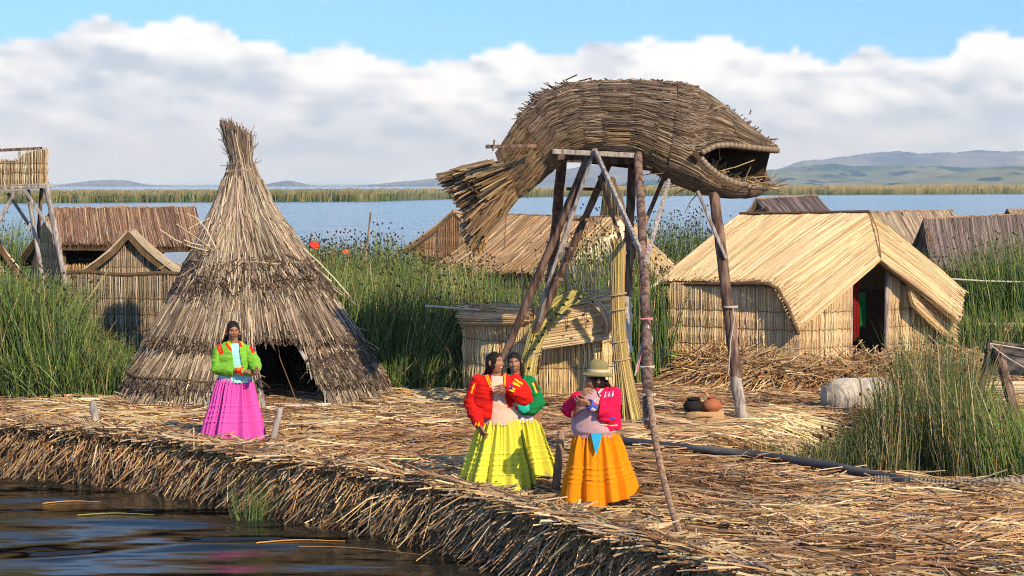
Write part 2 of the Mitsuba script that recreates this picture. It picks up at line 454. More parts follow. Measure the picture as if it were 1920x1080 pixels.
hh = np.interp(u, np.arange(1400), hb) * rng.uniform(0.55, 1.03, n)
B = A + np.stack([rng.normal(size=n) * 0.4, 0 * hh, hh], -1)
C = pal(n, [(0.20, 0.16, 0.045), (0.055, 0.095, 0.02), (0.28, 0.22, 0.08), (0.09, 0.125, 0.03)], [2, 5, 1.4, 4])
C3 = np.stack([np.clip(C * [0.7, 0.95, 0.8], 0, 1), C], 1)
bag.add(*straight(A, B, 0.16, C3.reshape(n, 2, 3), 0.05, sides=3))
V, f = grid(P)
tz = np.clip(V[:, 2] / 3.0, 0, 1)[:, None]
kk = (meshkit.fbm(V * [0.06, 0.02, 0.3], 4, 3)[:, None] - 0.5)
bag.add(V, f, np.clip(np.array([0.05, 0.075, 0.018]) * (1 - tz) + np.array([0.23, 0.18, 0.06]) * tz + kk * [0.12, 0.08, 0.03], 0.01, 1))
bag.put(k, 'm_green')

# the floating island
FRONT = [(-260, 778), (-60, 800), (0, 806), (120, 816), (250, 828), (400, 850), (550, 876), (700, 902), (830, 926), (930, 950), (1050, 988), (1180, 1022), (1300, 1058), (1450, 1108), (1600, 1160), (1900, 1290)]
FW_ = np.array([gnd(a, b) for a, b in FRONT])


def y_edge(x):
    e = np.interp(x, FW_[:, 0], FW_[:, 1])
    return e + 0.20 * (meshkit.fbm(np.stack([x * 1.3, 0 * x, 0 * x], -1), 3, 5) - 0.5) * 2


POCKET = Polygon([gnd(a, b)[:2] for a, b in [(1215, 845), (1330, 838), (1420, 828), (1490, 800), (1520, 792), (1640, 786), (1860, 775), (2200, 770), (2200, 950), (1920, 908), (1720, 901), (1560, 884), (1400, 864)]])
BACK = np.array([(-900, 28.6), (205, 28.6), (260, 31.8), (700, 31.8), (748, 29.4), (870, 29.4), (1150, 29.7), (1195, 30.5), (1215, 36), (1780, 36), (1850, 33), (3000, 33)], float)


def sst(a, b, x):
    t = np.clip((x - a) / (b - a), 0, 1)
    return t * t * (3 - 2 * t)


HUTC = at(1560, 690, 31.2)[:2]


def height(x, y):
    x, y = np.asarray(x, float), np.asarray(y, float)
    d = (y - y_edge(x)) * 0.76 - 0.20
    z = -0.6 + 1.15 * sst(-0.16, 0.22, d) ** 0.8
    a = x / y * F + 960
    yb = np.interp(a, BACK[:, 0], BACK[:, 1])
    z = z - 0.42 * sst(0, 0.5, y - yb)
    dp = shapely.distance(shapely.points(x, y), POCKET.boundary) * np.where(shapely.contains_xy(POCKET, x, y), 1, -1)
    z = z - 0.42 * sst(-0.12, 0.3, dp)
    z = z - 0.6 * sst(46, 48, y)
    q = np.stack([x, y, 0 * x], -1)
    n = (meshkit.fbm(q * 1.1, 4, 31) - 0.5) * 0.14 + (meshkit.fbm(q * 5, 2, 33) - 0.5) * 0.06
    e = np.hypot((x - HUTC[0]) / 2.6, (y - HUTC[1]) / 1.9)
    return z + n * np.clip(d + 0.3, 0, 1) + 0.33 * sst(1.10, 0.90, e)


gx, gy = np.arange(-15, 15.01, 0.135), np.arange(12.5, 50, 0.135)
GX, GY = np.meshgrid(gx, gy, indexing='xy')
V, f = grid(np.stack([GX, GY, height(GX, GY)], -1))
k = thing('ground', kind='structure', label='floating island of trampled dry reeds with a ragged front edge')
put(k, (V, f[:, ::-1]), 'm_ground', True)


# loose dry reeds lying on the island
def litter(n, x0, x1, Y0, Y1, keep, Lr, rr, cols, w, ang, angs, lift=0.03, tilt=0.05, r=None):
    r = r or rng
    Y = r.uniform(Y0, Y1, n)
    X = r.uniform(x0, x1, n)
    a = X / Y * F + 960
    ok = keep(X, Y, a) & (a > -120) & (a < 2040)
    X, Y = X[ok], Y[ok]
    n = len(X)
    wear = meshkit.fbm(np.stack([X * 1.1, Y * 0.8, 0 * X + 9], -1), 3, 52)
    ok = wear + 0.25 * (r.uniform(size=n) - 0.5) > 0.345
    X, Y, wear = X[ok], Y[ok], wear[ok]; n = len(X)
    L = r.uniform(*Lr, n) * np.where(r.uniform(size=n) < 0.3, 0.45, 1.0)
    th = ang + angs * r.normal(size=n) + 2.2 * (meshkit.fbm(np.stack([X * 0.5, Y * 0.4, 0 * X + 2], -1), 2, 53) - 0.5)
    D = np.stack([np.cos(th), np.sin(th)], -1) * L[:, None] / 2
    z0, z1 = height(X - D[:, 0], Y - D[:, 1]), height(X + D[:, 0], Y + D[:, 1])
    zc = height(X, Y)
    up = r.uniform(0, lift, n) + 0.008
    t0, t1 = r.normal(size=n) * tilt * L, r.normal(size=n) * tilt * L
    A = np.stack([X - D[:, 0], Y - D[:, 1], np.maximum(z0, zc - 0.05 - 0.1 * L) + up + np.abs(t0)], -1)
    B = np.stack([X + D[:, 0], Y + D[:, 1], np.maximum(z1, zc - 0.05 - 0.1 * L) + up + np.abs(t1)], -1)
    patch = meshkit.fbm(np.stack([X * 0.8, Y * 0.55, 0 * X], -1), 3, 44)
    C = pal(n, cols, w, r=r) * (0.36 + 1.25 * patch[:, None]) * (1 + (patch[:, None] - 0.5) * [-0.1, 0.25, 0.3])
    rad = r.uniform(*rr, n)
    return straight(A, B, rad, C, rad * r.uniform(0.5, 1, n), 0.03, 3, r=r)


FEET = [gnd(443, 836), gnd(931, 926), gnd(985, 905), gnd(1124, 956)]


def inside(X, Y, a):
    dp = shapely.contains_xy(POCKET, X, Y)
    cl = np.ones(len(X), bool)
    for q in FEET:
        cl &= np.hypot((X - q[0]) / 0.30, (Y - q[1] + 0.25) / 0.42) > 1
    return cl & (Y > y_edge(X) + 0.05) & (Y < np.interp(a, BACK[:, 0], BACK[:, 1]) + 0.25) & ~dp


k = thing('straw_litter', kind='stuff', cat='dry reeds', label='loose golden and brown dry reeds strewn over the whole island floor')
bag = Bag()
bag.add(*litter(84000, -9, 9, 14, 33, inside, (0.25, 0.8), (0.006, 0.011), STRAW, [4, 4, 4, 3, 1.6, 1.5], -0.10, 0.55))
bag.add(*litter(26000, -5.6, 6.5, 13, 24, inside, (0.2, 0.7), (0.005, 0.010), STRAW, [4, 4, 3, 2, 2, 1.5], -0.25, 0.6, lift=0.06, tilt=0.09))
bag.add(*litter(30000, -8, 8, 14, 30, inside, (0.06, 0.2), (0.004, 0.008), STRAW, [3, 4, 4, 4, 1, 1], 0.0, 1.2, lift=0.02))
# paler freshly cut reeds in the strip left of the green pocket
STRIP = Polygon([gnd(a, b)[:2] for a, b in [(1140, 800), (1500, 772), (1540, 800), (1480, 822), (1300, 838), (1180, 842)]])
bag.add(*litter(9000, 0, 6, 20, 29, lambda X, Y, a: shapely.contains_xy(STRIP, X, Y), (0.5, 1.2), (0.006, 0.010), PALE, [3, 3, 3, 2, 1], 0.10, 0.16, lift=0.05))
bag.put(k)

# reeds hanging over the cut front edge
k = thing('straw_fringe', kind='stuff', cat='dry reeds', label='thick fringe of dry reeds hanging over the front edge of the island into the water')
bag = Bag()
n = 26000
tt = rng.uniform(0, 1, n)
X = np.interp(tt, [0, 1], [-8.2, 3.6])
Ye = y_edge(X)
nrm = np.array([-0.66, -0.75]); tan = np.array([0.75, -0.66])
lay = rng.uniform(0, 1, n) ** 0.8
back = 0.50 * (1 - lay) * rng.uniform(0.2, 1, n) + 0.02 + 0.30 * np.clip(lay - 0.35, 0, 1)
A = np.stack([X - nrm[0] * back, Ye - nrm[1] * back, 0.60 - 0.50 * lay ** 1.5 + rng.normal(size=n) * 0.03], -1)
L = rng.uniform(0.25, 0.8, n) * np.where((lay < 0.6) & (rng.uniform(size=n) < 0.84), 0.55, 1.0)
side = rng.normal(size=n) * 0.42 + 0.05 - 0.25 * lay
drop = rng.uniform(0.10, 0.85, n) * (0.35 + 0.9 * lay)
out = rng.uniform(0.15, 0.75, n) * (1 - 0.5 * lay)
D = unit(np.stack([nrm[0] * out + tan[0] * side, nrm[1] * out + tan[1] * side, -drop], -1))
M = A + D * (L * 0.55)[:, None] + [0, 0, 0.02]
B = A + D * L[:, None] - np.stack([0 * L, 0 * L, 0.16 * L], -1)
B[:, 2] = np.maximum(B[:, 2], -0.03)
C = pal(n, STRAW, [4, 4, 4, 4, 1.4, 2])
undercut_shade = np.clip(lay * 2.2 - 0.75, 0, 1)[:, None] * (rng.uniform(size=(n, 1)) < 0.85)          # shade under the overhanging edge, painted near black into most lower reeds
C = C * (1 - undercut_shade) + pal(n, [(0.060, 0.042, 0.028), (0.035, 0.026, 0.018), (0.095, 0.066, 0.040)]) * undercut_shade
rad = rng.uniform(0.005, 0.010, n)
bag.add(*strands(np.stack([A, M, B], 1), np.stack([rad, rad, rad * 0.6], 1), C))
n = 9000                          # the crest itself, a loose windrow along the edge
X = rng.uniform(-8.2, 3.6, n); Ye = y_edge(X) + rng.uniform(-0.05, 0.75, n) ** 1.0
th = -0.72 + rng.normal(size=n) * 0.5
L = rng.uniform(0.3, 0.8, n)
z = 0.59 + rng.uniform(0, 0.13, n) * np.clip(1 - (Ye - y_edge(X)) / 0.8, 0, 1)
Cc = np.stack([X, Ye, z], -1)
D = np.stack([np.cos(th), np.sin(th), rng.normal(size=n) * 0.13], -1) * L[:, None] / 2
bag.add(*straight(Cc - D, Cc + D, rng.uniform(0.006, 0.011, n), pal(n, STRAW, [5, 4, 3, 2, 2.5, 1.5])))
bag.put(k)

# windrow of straw under the near women (the tuft in front of the yellow skirt) and at the hut's foot
k = thing('straw_mound', kind='stuff', cat='dry reeds', label='heap of coarse dry reeds banked up at the foot of the new reed hut')
bag = Bag()
n = 5200
ang = rng.uniform(math.pi * 0.93, math.pi * 2.0, n)
q = np.stack([HUTC[0] + np.cos(ang) * 2.6 * rng.uniform(0.80, 1.1, n), HUTC[1] + np.sin(ang) * 1.95 * rng.uniform(0.80, 1.1, n)], -1)
zz = height(q[:, 0], q[:, 1]) + rng.uniform(0.0, 0.10, n)
L = rng.uniform(0.3, 1.0, n)
th = rng.normal(size=n) * 0.9 + ang
D = np.stack([np.cos(th), np.sin(th) * 0.8, -0.32 + rng.normal(size=n) * 0.25], -1) * L[:, None] / 2
Cc = np.stack([q[:, 0], q[:, 1], zz + 0.02], -1)
A, B = Cc - D, Cc + D
for Q in (A, B):
    Q[:, 2] = np.maximum(Q[:, 2], height(Q[:, 0], Q[:, 1]) + 0.01)
bag.add(*straight(A, B, rng.uniform(0.005, 0.010, n), pal(n, STRAW, [4, 5, 4, 3, 1, 1]), bend=0.06, m=3))
bag.put(k)


# ------------------------------------------------------------------ green totora reeds
def reeds(bag, n, a0, a1, Y0, Y1, hfun, zb, cols=GREEN, w=None, rad=(0.006, 0.011), lean=0.16, heads=0.0, dry=0.06, r=None, keep=None, bias=(0.0, 0.0), sides=2):
    r = r or rng
    Y = np.sqrt(r.uniform(Y0 ** 2, Y1 ** 2, n))
    a = r.uniform(a0, a1, n)
    X = (a - 960) / F * Y
    h = hfun(a, Y) * r.uniform(0.62, 1.06, n)
    clump = meshkit.fbm(np.stack([X * 1.3, Y * 0.9, 0 * X], -1), 3, 61)
    ok = (h > 0.15) & (clump > 0.30)
    if keep is not None:
        ok &= keep(X, Y)
    X, Y, h, clump, a = X[ok], Y[ok], h[ok] * (0.72 + 0.56 * clump[ok]), clump[ok], a[ok]
    n = len(X)
    z = np.full(n, zb) if np.isscalar(zb) else zb(X, Y)
    th = r.uniform(0, 2 * np.pi, n)
    ll = np.abs(r.normal(size=n)) * lean
    flow = meshkit.fbm(np.stack([X * 0.7, Y * 0.7, 0 * X + 5], -1), 2, 62) - 0.5
    dx, dy = np.cos(th) * ll + bias[0] + 0.5 * flow, np.sin(th) * ll + bias[1]
    t = np.array([0, 0.38, 0.72, 1.0])[None, :]
    P = np.stack([X[:, None] + (dx * h)[:, None] * t ** 1.8, Y[:, None] + (dy * h)[:, None] * t ** 1.8, z[:, None] + h[:, None] * t * (1 - 0.12 * (dx ** 2 + dy ** 2)[:, None] * t)], -1)
    C = pal(n, cols, w, 0.2, r) * (0.7 + 0.6 * clump[:, None])
    d = r.uniform(size=n) < dry
    C[d] = pal(int(d.sum()), [(0.36, 0.27, 0.13), (0.24, 0.17, 0.08), (0.42, 0.35, 0.2)], r=r)
    tipc = np.clip(C * 1.25 + [0.02, 0.015, 0.0], 0, 0.8)
    C4 = np.stack([C, C, C, tipc], 1)
    R = r.uniform(*rad, n)[:, None] * np.array([1.0, 0.95, 0.7, 0.15])[None]
    bag.add(*strands(P, R * (1.15 if sides == 2 else 1), C4.reshape(n, 4, 3), sides, r))
    if heads:
        s = np.nonzero((r.uniform(size=n) < heads) & (h > 0.8 * hfun(a, Y)))[0]
        tips = P[s, 3] + r.normal(size=(len(s), 3)) * [0.015, 0.015, 0.01]
        A = tips + r.normal(size=(len(s), 3)) * 0.006
        B = A + r.normal(size=(len(s), 3)) * 0.010 + [0, 0, 0.04]
        bag.add(*strands(np.stack([A, (A + B) / 2, B], 1), np.stack([0.003 + 0 * s, 0.022 + 0 * s, 0.003 + 0 * s], 1), pal(len(s), [(0.035, 0.022, 0.014), (0.06, 0.035, 0.02)], r=r), 5, r))


def top_at(ax, ay, zb):
    return lambda a, Y: np.maximum(0.0, 3.75 - (np.interp(a, ax, ay) - 348) * Y / F - zb)


r1 = np.random.default_rng(11)
k = thing('reed_bed', kind='stuff', cat='green reeds', label='tall dense green reeds left of the conical reed hut')
bag = Bag()
reeds(bag, 15000, -60, 262, 28.7, 34.0, top_at([-100, 0, 100, 140, 180, 250, 330], [520, 530, 555, 610, 640, 655, 670], 0.13), 0.13, r=r1, heads=0.10, lean=0.20)
reeds(bag, 2600, -60, 260, 28.5, 29.3, lambda a, Y: 1.15 + 0 * a, 0.15, r=r1, lean=0.30, cols=GREEN + [(0.16, 0.21, 0.06)])
bag.put(k, 'm_green')
k = thing('reed_bed', kind='stuff', cat='green reeds', label='tall green reeds with dark seed heads right of the conical reed hut')
bag = Bag()
reeds(bag, 12000, 540, 900, 34.5, 44.0, top_at([500, 580, 640, 700, 760, 830, 900], [470, 462, 470, 474, 478, 486, 530], 0.13), 0.13, r=r1, heads=0.34, lean=0.14)
reeds(bag, 9000, 560, 890, 29.6, 34.5, top_at([540, 620, 700, 760, 900], [540, 520, 500, 520, 545], 0.13), 0.13, r=r1, lean=0.24, heads=0.05, dry=0.12)
reeds(bag, 2000, 640, 880, 29.4, 30.2, lambda a, Y: 1.1 + 0 * a, 0.15, r=r1, lean=0.35, cols=GREEN + [(0.15, 0.22, 0.05)])
bag.put(k, 'm_green')
k = thing('reed_bed', kind='stuff', cat='green reeds', label='green reeds with seed heads growing between the woven enclosure and the brown roofed hut')
bag = Bag()
reeds(bag, 7000, 800, 1270, 30.6, 35.6, top_at([800, 900, 1000, 1100, 1200, 1270], [540, 520, 520, 500, 500, 560], 0.13), 0.13, r=r1, lean=0.16, heads=0.10, dry=0.14)
reeds(bag, 1500, 1040, 1260, 34.4, 35.6, top_at([1000, 1100, 1200, 1270], [455, 440, 450, 520], 0.13), 0.13, r=r1, lean=0.12, heads=0.5, dry=0.3)
bag.put(k, 'm_green')
k = thing('reed_bed', kind='stuff', cat='green reeds', label='far green reeds against the lake left of the new hut roof')
bag = Bag()
reeds(bag, 3000, 1190, 1400, 40.0, 45.5, top_at([1190, 1230, 1290, 1400], [440, 428, 432, 440], 0.13), 0.13, r=r1, heads=0.5, lean=0.10, cols=GREEN[:1] + GREEN[2:3])
bag.put(k, 'm_green')
k = thing('reed_bed', kind='stuff', cat='green reeds', label='dense green reeds right of the new hut below the dark grey roof')
bag = Bag()
reeds(bag, 14000, 1700, 2000, 33.2, 41.0, top_at([1690, 1740, 1800, 1850, 1930, 2000], [600, 520, 478, 470, 455, 455], 0.13), 0.13, r=r1, lean=0.16, heads=0.08)
reeds(bag, 3500, 1740, 1990, 31.6, 33.4, top_at([1690, 1740, 1800, 1870, 1990], [620, 590, 585, 590, 600], 0.13), 0.13, r=r1, lean=0.22)
bag.put(k, 'm_green')
k = thing('reed_bed', kind='stuff', cat='green reeds', label='green reeds at the far left below the watch platform near the lake')
bag = Bag()
reeds(bag, 3500, -80, 110, 41.0, 46.0, top_at([-80, 0, 60, 110], [420, 424, 440, 452], 0.13), 0.13, r=r1, heads=0.1)
bag.put(k, 'm_green')
k = thing('reed_bed', kind='stuff', cat='green reeds', label='clump of dark green reeds mixed with broken stems in the wet pocket at the right')
bag = Bag()
kp = lambda X, Y: shapely.contains_xy(POCKET.buffer(-0.10), X, Y)
hz = top_at([1440, 1500, 1560, 1630, 1660, 1690, 1720, 1780, 1830, 1870, 1960], [880, 850, 815, 775, 690, 628, 605, 615, 655, 745, 775], 0.1)
reeds(bag, 6800, 1480, 1990, 20.4, 26.5, lambda a, Y: hz(a, Y) * np.random.default_rng(5).uniform(0.55, 1.12, len(a)), 0.08, r=r1, keep=kp, lean=0.17, dry=0.16, heads=0.03, rad=(0.004, 0.008), sides=3, cols=[(0.055, 0.088, 0.026), (0.080, 0.115, 0.032), (0.042, 0.064, 0.022), (0.13, 0.14, 0.05)])
reeds(bag, 2400, 1400, 1990, 20.4, 24.0, lambda a, Y: 0.62 + 0 * a, 0.08, r=r1, keep=kp, lean=0.55, dry=0.55, rad=(0.004, 0.008))
reeds(bag, 260, 1860, 1990, 20.6, 22.4, lambda a, Y: 1.25 + 0 * a, 0.08, r=r1, keep=kp, lean=0.22, dry=0.05, rad=(0.005, 0.009), cols=[(0.12, 0.20, 0.035), (0.09, 0.15, 0.03)])
bag.put(k, 'm_green')
k = thing('reed_bed', kind='stuff', cat='green reeds', label='small tuft of young green reeds in the water at the island edge')
bag = Bag()
p0 = gnd(472, 975, 0.0)
n = 70
th = r1.uniform(0, 6.28, n); rr = r1.uniform(0, 0.22, n)
A = np.stack([p0[0] + np.cos(th) * rr, p0[1] + np.sin(th) * rr * 0.5, np.full(n, -0.15)], -1)
hh = r1.uniform(0.25, 0.6, n)
B = A + np.stack([r1.normal(size=n) * 0.09 + np.cos(th) * 0.08, r1.normal(size=n) * 0.05, hh + 0.1], -1)
bag.add(*straight(A, B, 0.006, pal(n, GREEN, r=r1), 0.001, 0.08, 4, r=r1))
bag.put(k, 'm_green')

# reeds drifting on the water
for (a, b, c, d, col, lb) in [((80, 944), (190, 939), 0.012, 0, (0.5, 0.27, 0.07), 'orange cut reed drifting on the dark water at far left'), ((145, 966), (292, 963), 0.012, 0, (0.22, 0.25, 0.05), 'yellow green cut reed drifting on the water at left'),
                            ((480, 1018), (648, 1012), 0.014, 0, (0.50, 0.24, 0.06), 'orange brown reed drifting on the water beside the island edge'), ((560, 1025), (790, 1037), 0.010, 0, (0.25, 0.15, 0.07), 'long thin brown reed drifting on the water by the island edge'),
                            ((780, 1052), (850, 1010), 0.009, 0, (0.45, 0.33, 0.14), 'pale reed sloping from the island fringe into the water')]:
    k = thing('floating_reed', lb, 'reed', 'loose reeds drifting on the water')
    A, B = gnd(*a, 0.012), gnd(*b, 0.012)
    if a[1] - b[1] > 30:
        B = gnd(*b, 0.25)
    t = np.linspace(0, 1, 8)[:, None]
    c *= 0.65
    P = A * (1 - t) + B * t + np.array([0, 0.10, 0]) * np.sin(t * 4)
    put(k, tube(P, np.linspace(c, c * 0.4, 8), 6), 'm_straw', True, color=np.tile(col, (8 * 6 + 2, 1)))


# ------------------------------------------------------------------ woven reed walls and thatched roofs
def mat_wall(path, zb, ztop, rows, spacing=0.024, cols=PALE, w=None, rad=0.012, bulge=0.016, r=None, trim=None, tone=1.0):
    """Upright reeds tied in rows along a line path (n, 2): each bundle swells between its ties. ztop(s) may vary along s from 0 to 1. -> (reeds, ties)"""
    r = r or rng
    path = np.asarray(path, float)
    seg = np.linalg.norm(np.diff(path, axis=0), axis=1)
    s = np.concatenate([[0], np.cumsum(seg)])
    n = int(s[-1] / spacing)
    u = (np.arange(n) + 0.5 + r.normal(size=n) * 0.18) / n * s[-1]
    x, y = np.interp(u, s, path[:, 0]), np.interp(u, s, path[:, 1])
    tx, ty = np.interp(u + 0.01, s, path[:, 0]) - np.interp(u - 0.01, s, path[:, 0]), np.interp(u + 0.01, s, path[:, 1]) - np.interp(u - 0.01, s, path[:, 1])
    N = unit(np.stack([ty, -tx], -1))                        # outwards: to the right of the path
    zt = ztop(u / s[-1])
    zt = zt + r.normal(size=n) * 0.012
    m = 2 * len(rows) + 1
    zz = np.concatenate([[zb], np.repeat(rows, 2)]) if False else np.array(sorted(set([zb] + list(rows) + [(a + b) / 2 for a, b in zip([zb] + list(rows)[:-1], rows)])))
    zz = np.append(zz, zz[-1] + 0.14); zz = np.append(zz, zz[-1] + 0.4)
    pinch = np.array([1.0 if any(abs(z - q) < 1e-6 for q in rows) else 0.0 for z in zz])
    Z = np.minimum(zz[None, :] + r.normal(size=(n, 1)) * 0.006, zt[:, None])
    B = bulge * (1 - pinch)[None, :] * (0.7 + 0.6 * r.uniform(size=(n, 1))) + r.normal(size=(n, 1)) * 0.003
    wob = r.normal(size=(n, len(zz))) * 0.004
    P = np.stack([x[:, None] + N[:, :1] * B + wob, y[:, None] + N[:, 1:] * B, Z], -1)
    R = rad * (0.75 + 0.5 * r.uniform(size=(n, 1))) * (1 - 0.25 * pinch)[None, :]
    C = pal(n, cols, w, 0.10, r) * tone
    row_t = 1 + 0.10 * np.sin(np.arange(len(zz)) * 2.1)[None, :, None] * 0
    C4 = np.repeat(C[:, None], len(zz), 1) * row_t * (1 - 0.06 * pinch)[None, :, None]
    bag = Bag().add(*strands(P, R, C4, 3, r))
    ties = []
    for q in rows:
        ok = np.interp(np.linspace(0, 1, 60), u / s[-1], zt) > q + 0.02
        uu = np.linspace(0, s[-1], 60)
        p = np.stack([np.interp(uu, s, path[:, 0]), np.interp(uu, s, path[:, 1]), np.full(60, q)], -1)
        nn = np.stack([np.interp(uu, u, N[:, 0]), np.interp(uu, u, N[:, 1]), 0 * uu], -1)
        p = (p + nn * (rad + 0.004))[ok]
        p[:, 2] += 0.008 * np.sin(np.arange(len(p)) * 0.9) + 0.004 * r.normal(size=len(p))
        if len(p) > 3:
            ties.append(tube(p, 0.0045, 4))
    return bag, ties


def back_wall(path, zb, ztop, th=0.05):
    """The solid inside of a mat wall."""
    path = np.asarray(path, float)
    s = np.concatenate([[0], np.cumsum(np.linalg.norm(np.diff(path, axis=0), axis=1))])
    u = np.linspace(0, 1, 41)
    p = np.stack([np.interp(u * s[-1], s, path[:, 0]), np.interp(u * s[-1], s, path[:, 1])], -1)
    t = unit(np.gradient(p, axis=0)); N = np.stack([t[:, 1], -t[:, 0]], -1)
    zt = ztop(u) - 0.03
    P = np.stack([np.stack([p[:, 0] - N[:, 0] * 0.004, p[:, 1] - N[:, 1] * 0.004, np.full(41, zb)], -1), np.stack([p[:, 0] - N[:, 0] * 0.004, p[:, 1] - N[:, 1] * 0.004, zt], -1)], 1)
    Nn = np.repeat(np.stack([N[:, 0], N[:, 1], 0 * u], -1)[:, None], 2, 1)
    return slab(P, th, Nn)


def roof_patch(R0, R1, E0, E1, n, cols, w=None, rad=(0.008, 0.014), sag=0.04, th=0.07, over=0.06, r=None, seg=4, curve=0.0, skew=0.0, rows=1):
    """Thatch between a ridge R0-R1 and an eave E0-E1: a solid bed and the reeds lying on it from ridge to eave. -> (bed, reeds)"""
    r = r or rng
    R0, R1, E0, E1 = (np.asarray(q, float) for q in (R0, R1, E0, E1))
    down = unit(np.cross(R1 - R0, E0 - R0)); down = down * -np.sign(down[2])

    def S(u, v):
        u, v = u[..., None], v[..., None]
        p = (R0 * (1 - u) + R1 * u) * (1 - v) + (E0 * (1 - u) + E1 * u) * v
        lump = (meshkit.fbm(np.concatenate([u * 7, v * 3, 0 * u], -1), 3, 17) - 0.5)[..., None] * 0.05
        return p + down * sag * 4 * v * (1 - v) * (1 + 0) + np.array([0, 0, 1]) * (curve * np.sin(v * np.pi) + lump)

    U, Vv = np.meshgrid(np.linspace(0, 1, 25), np.linspace(0, 1, 12), indexing='ij')
    bed = slab(S(U, Vv) - np.array([0, 0, 0.012]), th)
    bag = Bag()
    for k in range(rows):
        m = n // rows
        u = r.uniform(-0.005, 1.005, m)
        a0 = k / rows; a1 = (k + 1) / rows
        v0 = np.clip(a0 + r.uniform(-0.02, 0.35 if rows == 1 else 0.1, m) * (r.uniform(size=m) < 0.6), 0, 1)
        v1 = a1 + r.uniform(-0.25 / rows, over, m)
        t = np.linspace(0, 1, seg)[None]
        v = v0[:, None] * (1 - t) + v1[:, None] * t
        uu = u[:, None] + (skew + r.normal(size=(m, 1)) * 0.012) * (v - v0[:, None]) + 0 * t
        P = S(uu, np.minimum(v, 1.0))
        ext = (E0 - R0) * 0.5 + (E1 - R1) * 0.5
        P = P + ext * np.maximum(v - 1, 0)[..., None]
        nrm = -down
        P = P + nrm * (r.uniform(0.0, 0.022, (m, 1, 1)) + 0.02 * (rows > 1) * t[..., None])
        rr = r.uniform(*rad, m)[:, None] * np.array([1.0] * (seg - 1) + [0.6])[None]
        bag.add(*strands(P, rr, pal(m, cols, w, 0.13, r), 3, r))
    return bed, bag


r2 = np.random.default_rng(21)
# ------------------------------------------------------------------ the new reed hut on the right
k = thing('reed_hut', 'new pale golden reed hut with woven walls and an open doorway at the right', 'hut')
HUT = k
Bc = at(1500, 688, 30.2); zb = 0.88
A_ = at(1252, 684, 31.6); Cc_ = at(1748, 688, 31.6)
A2, B2, C2 = A_[:2], Bc[:2], Cc_[:2]
D2 = A2 + C2 - B2
ridge_y = (B2[1] + C2[1]) / 2
R1 = at(1630, 401, 30.95); R0 = at(1387, 404, 32.5)
Fp = at(1651, 487, 30.72); Tp = at(1497, 621, 30.0); E1 = at(1446, 527, 30.3); E0 = at(1215, 546, 31.9)
E0b = at(1240, 527, 31.75)
G1 = at(1800, 603, 31.25); G2 = at(1809, 547, 32.3)
slope = lambda s: np.interp(s, [0, 0.03, 0.84, 0.92, 1], [1.98, 2.16, 2.13, 1.92, 1.55])
rows = [zb + 0.02, zb + 0.30, zb + 0.58, zb + 0.86]
gap = lambda s: np.interp(s, [0, 0.5, 1.0], [1.95, 2.85, 1.75])
wl, ties1 = mat_wall([A2, B2], zb - 0.1, slope, rows, 0.0145, PALE, [4, 4, 3, 3, 0.3], r=r2)
bl = back_wall([A2, B2], zb - 0.1, slope)
dA, dB = B2 + (C2 - B2) * 0.375, B2 + (C2 - B2) * 0.64
gl = lambda s: np.interp(s * 0.375, [0, 0.5], [1.72, 2.75])
gr = lambda s: np.interp(0.64 + s * 0.36, [0.5, 1.0], [2.75, 1.55])
w2, ties2 = mat_wall([B2, dA], zb - 0.1, gl, rows, 0.0145, PALE, [4, 3, 2, 3, 0.3], r=r2)
w3, ties3 = mat_wall([dB, C2], zb - 0.1, gr, rows, 0.0145, PALE, [4, 3, 2, 3, 0.3], r=r2)
kb = part(k, 'wall', bl, 'm_palebase'); wl.part(k, 'wall__reeds', kind='stuff'); [put(numbered(k + '__wall__tie_cord'), q, 'm_cord') for q in ties1]
kb = part(k, 'gable_wall', cat(back_wall([B2, dA], zb - 0.1, gl), back_wall([dB, C2], zb - 0.1, gr)), 'm_palebase')
Bag().add(*w2.mesh()).add(*w3.mesh()).part(k, 'gable_wall__reeds', kind='stuff'); [put(numbered(k + '__gable_wall__tie_cord'), q, 'm_cord') for q in ties2 + ties3]
farw = [C2, D2, A2]
part(k, 'rear_wall', back_wall(farw, zb - 0.1, lambda s: np.full_like(s, 2.05)), 'm_base')
fl = np.array([[[*A2, zb - .02], [*B2, zb - .02]], [[*D2, zb - .02], [*C2, zb - .02]]])
part(k, 'floor', slab(fl, 0.05), 'm_base')
# door frame: two round jambs and a pale sill board
part(k, 'door_jamb', pole([*dA, zb], [*dA, 2.35], 0.022, seed=3), 'm_gray')
part(k, 'door_jamb', pole([*dB, zb], [*dB, 2.35], 0.034, seed=4), 'm_gray')
sd = unit(np.append(C2 - B2, 0)); no = np.array([sd[1], -sd[0], 0])
part(k, 'door_sill', plank(np.array([*dA, zb + 0.01]) + no * 0.06, np.array([*dB, zb + 0.01]) + no * 0.06, 0.07, 0.05, (0, 0, 1)), 'm_pale_wood')
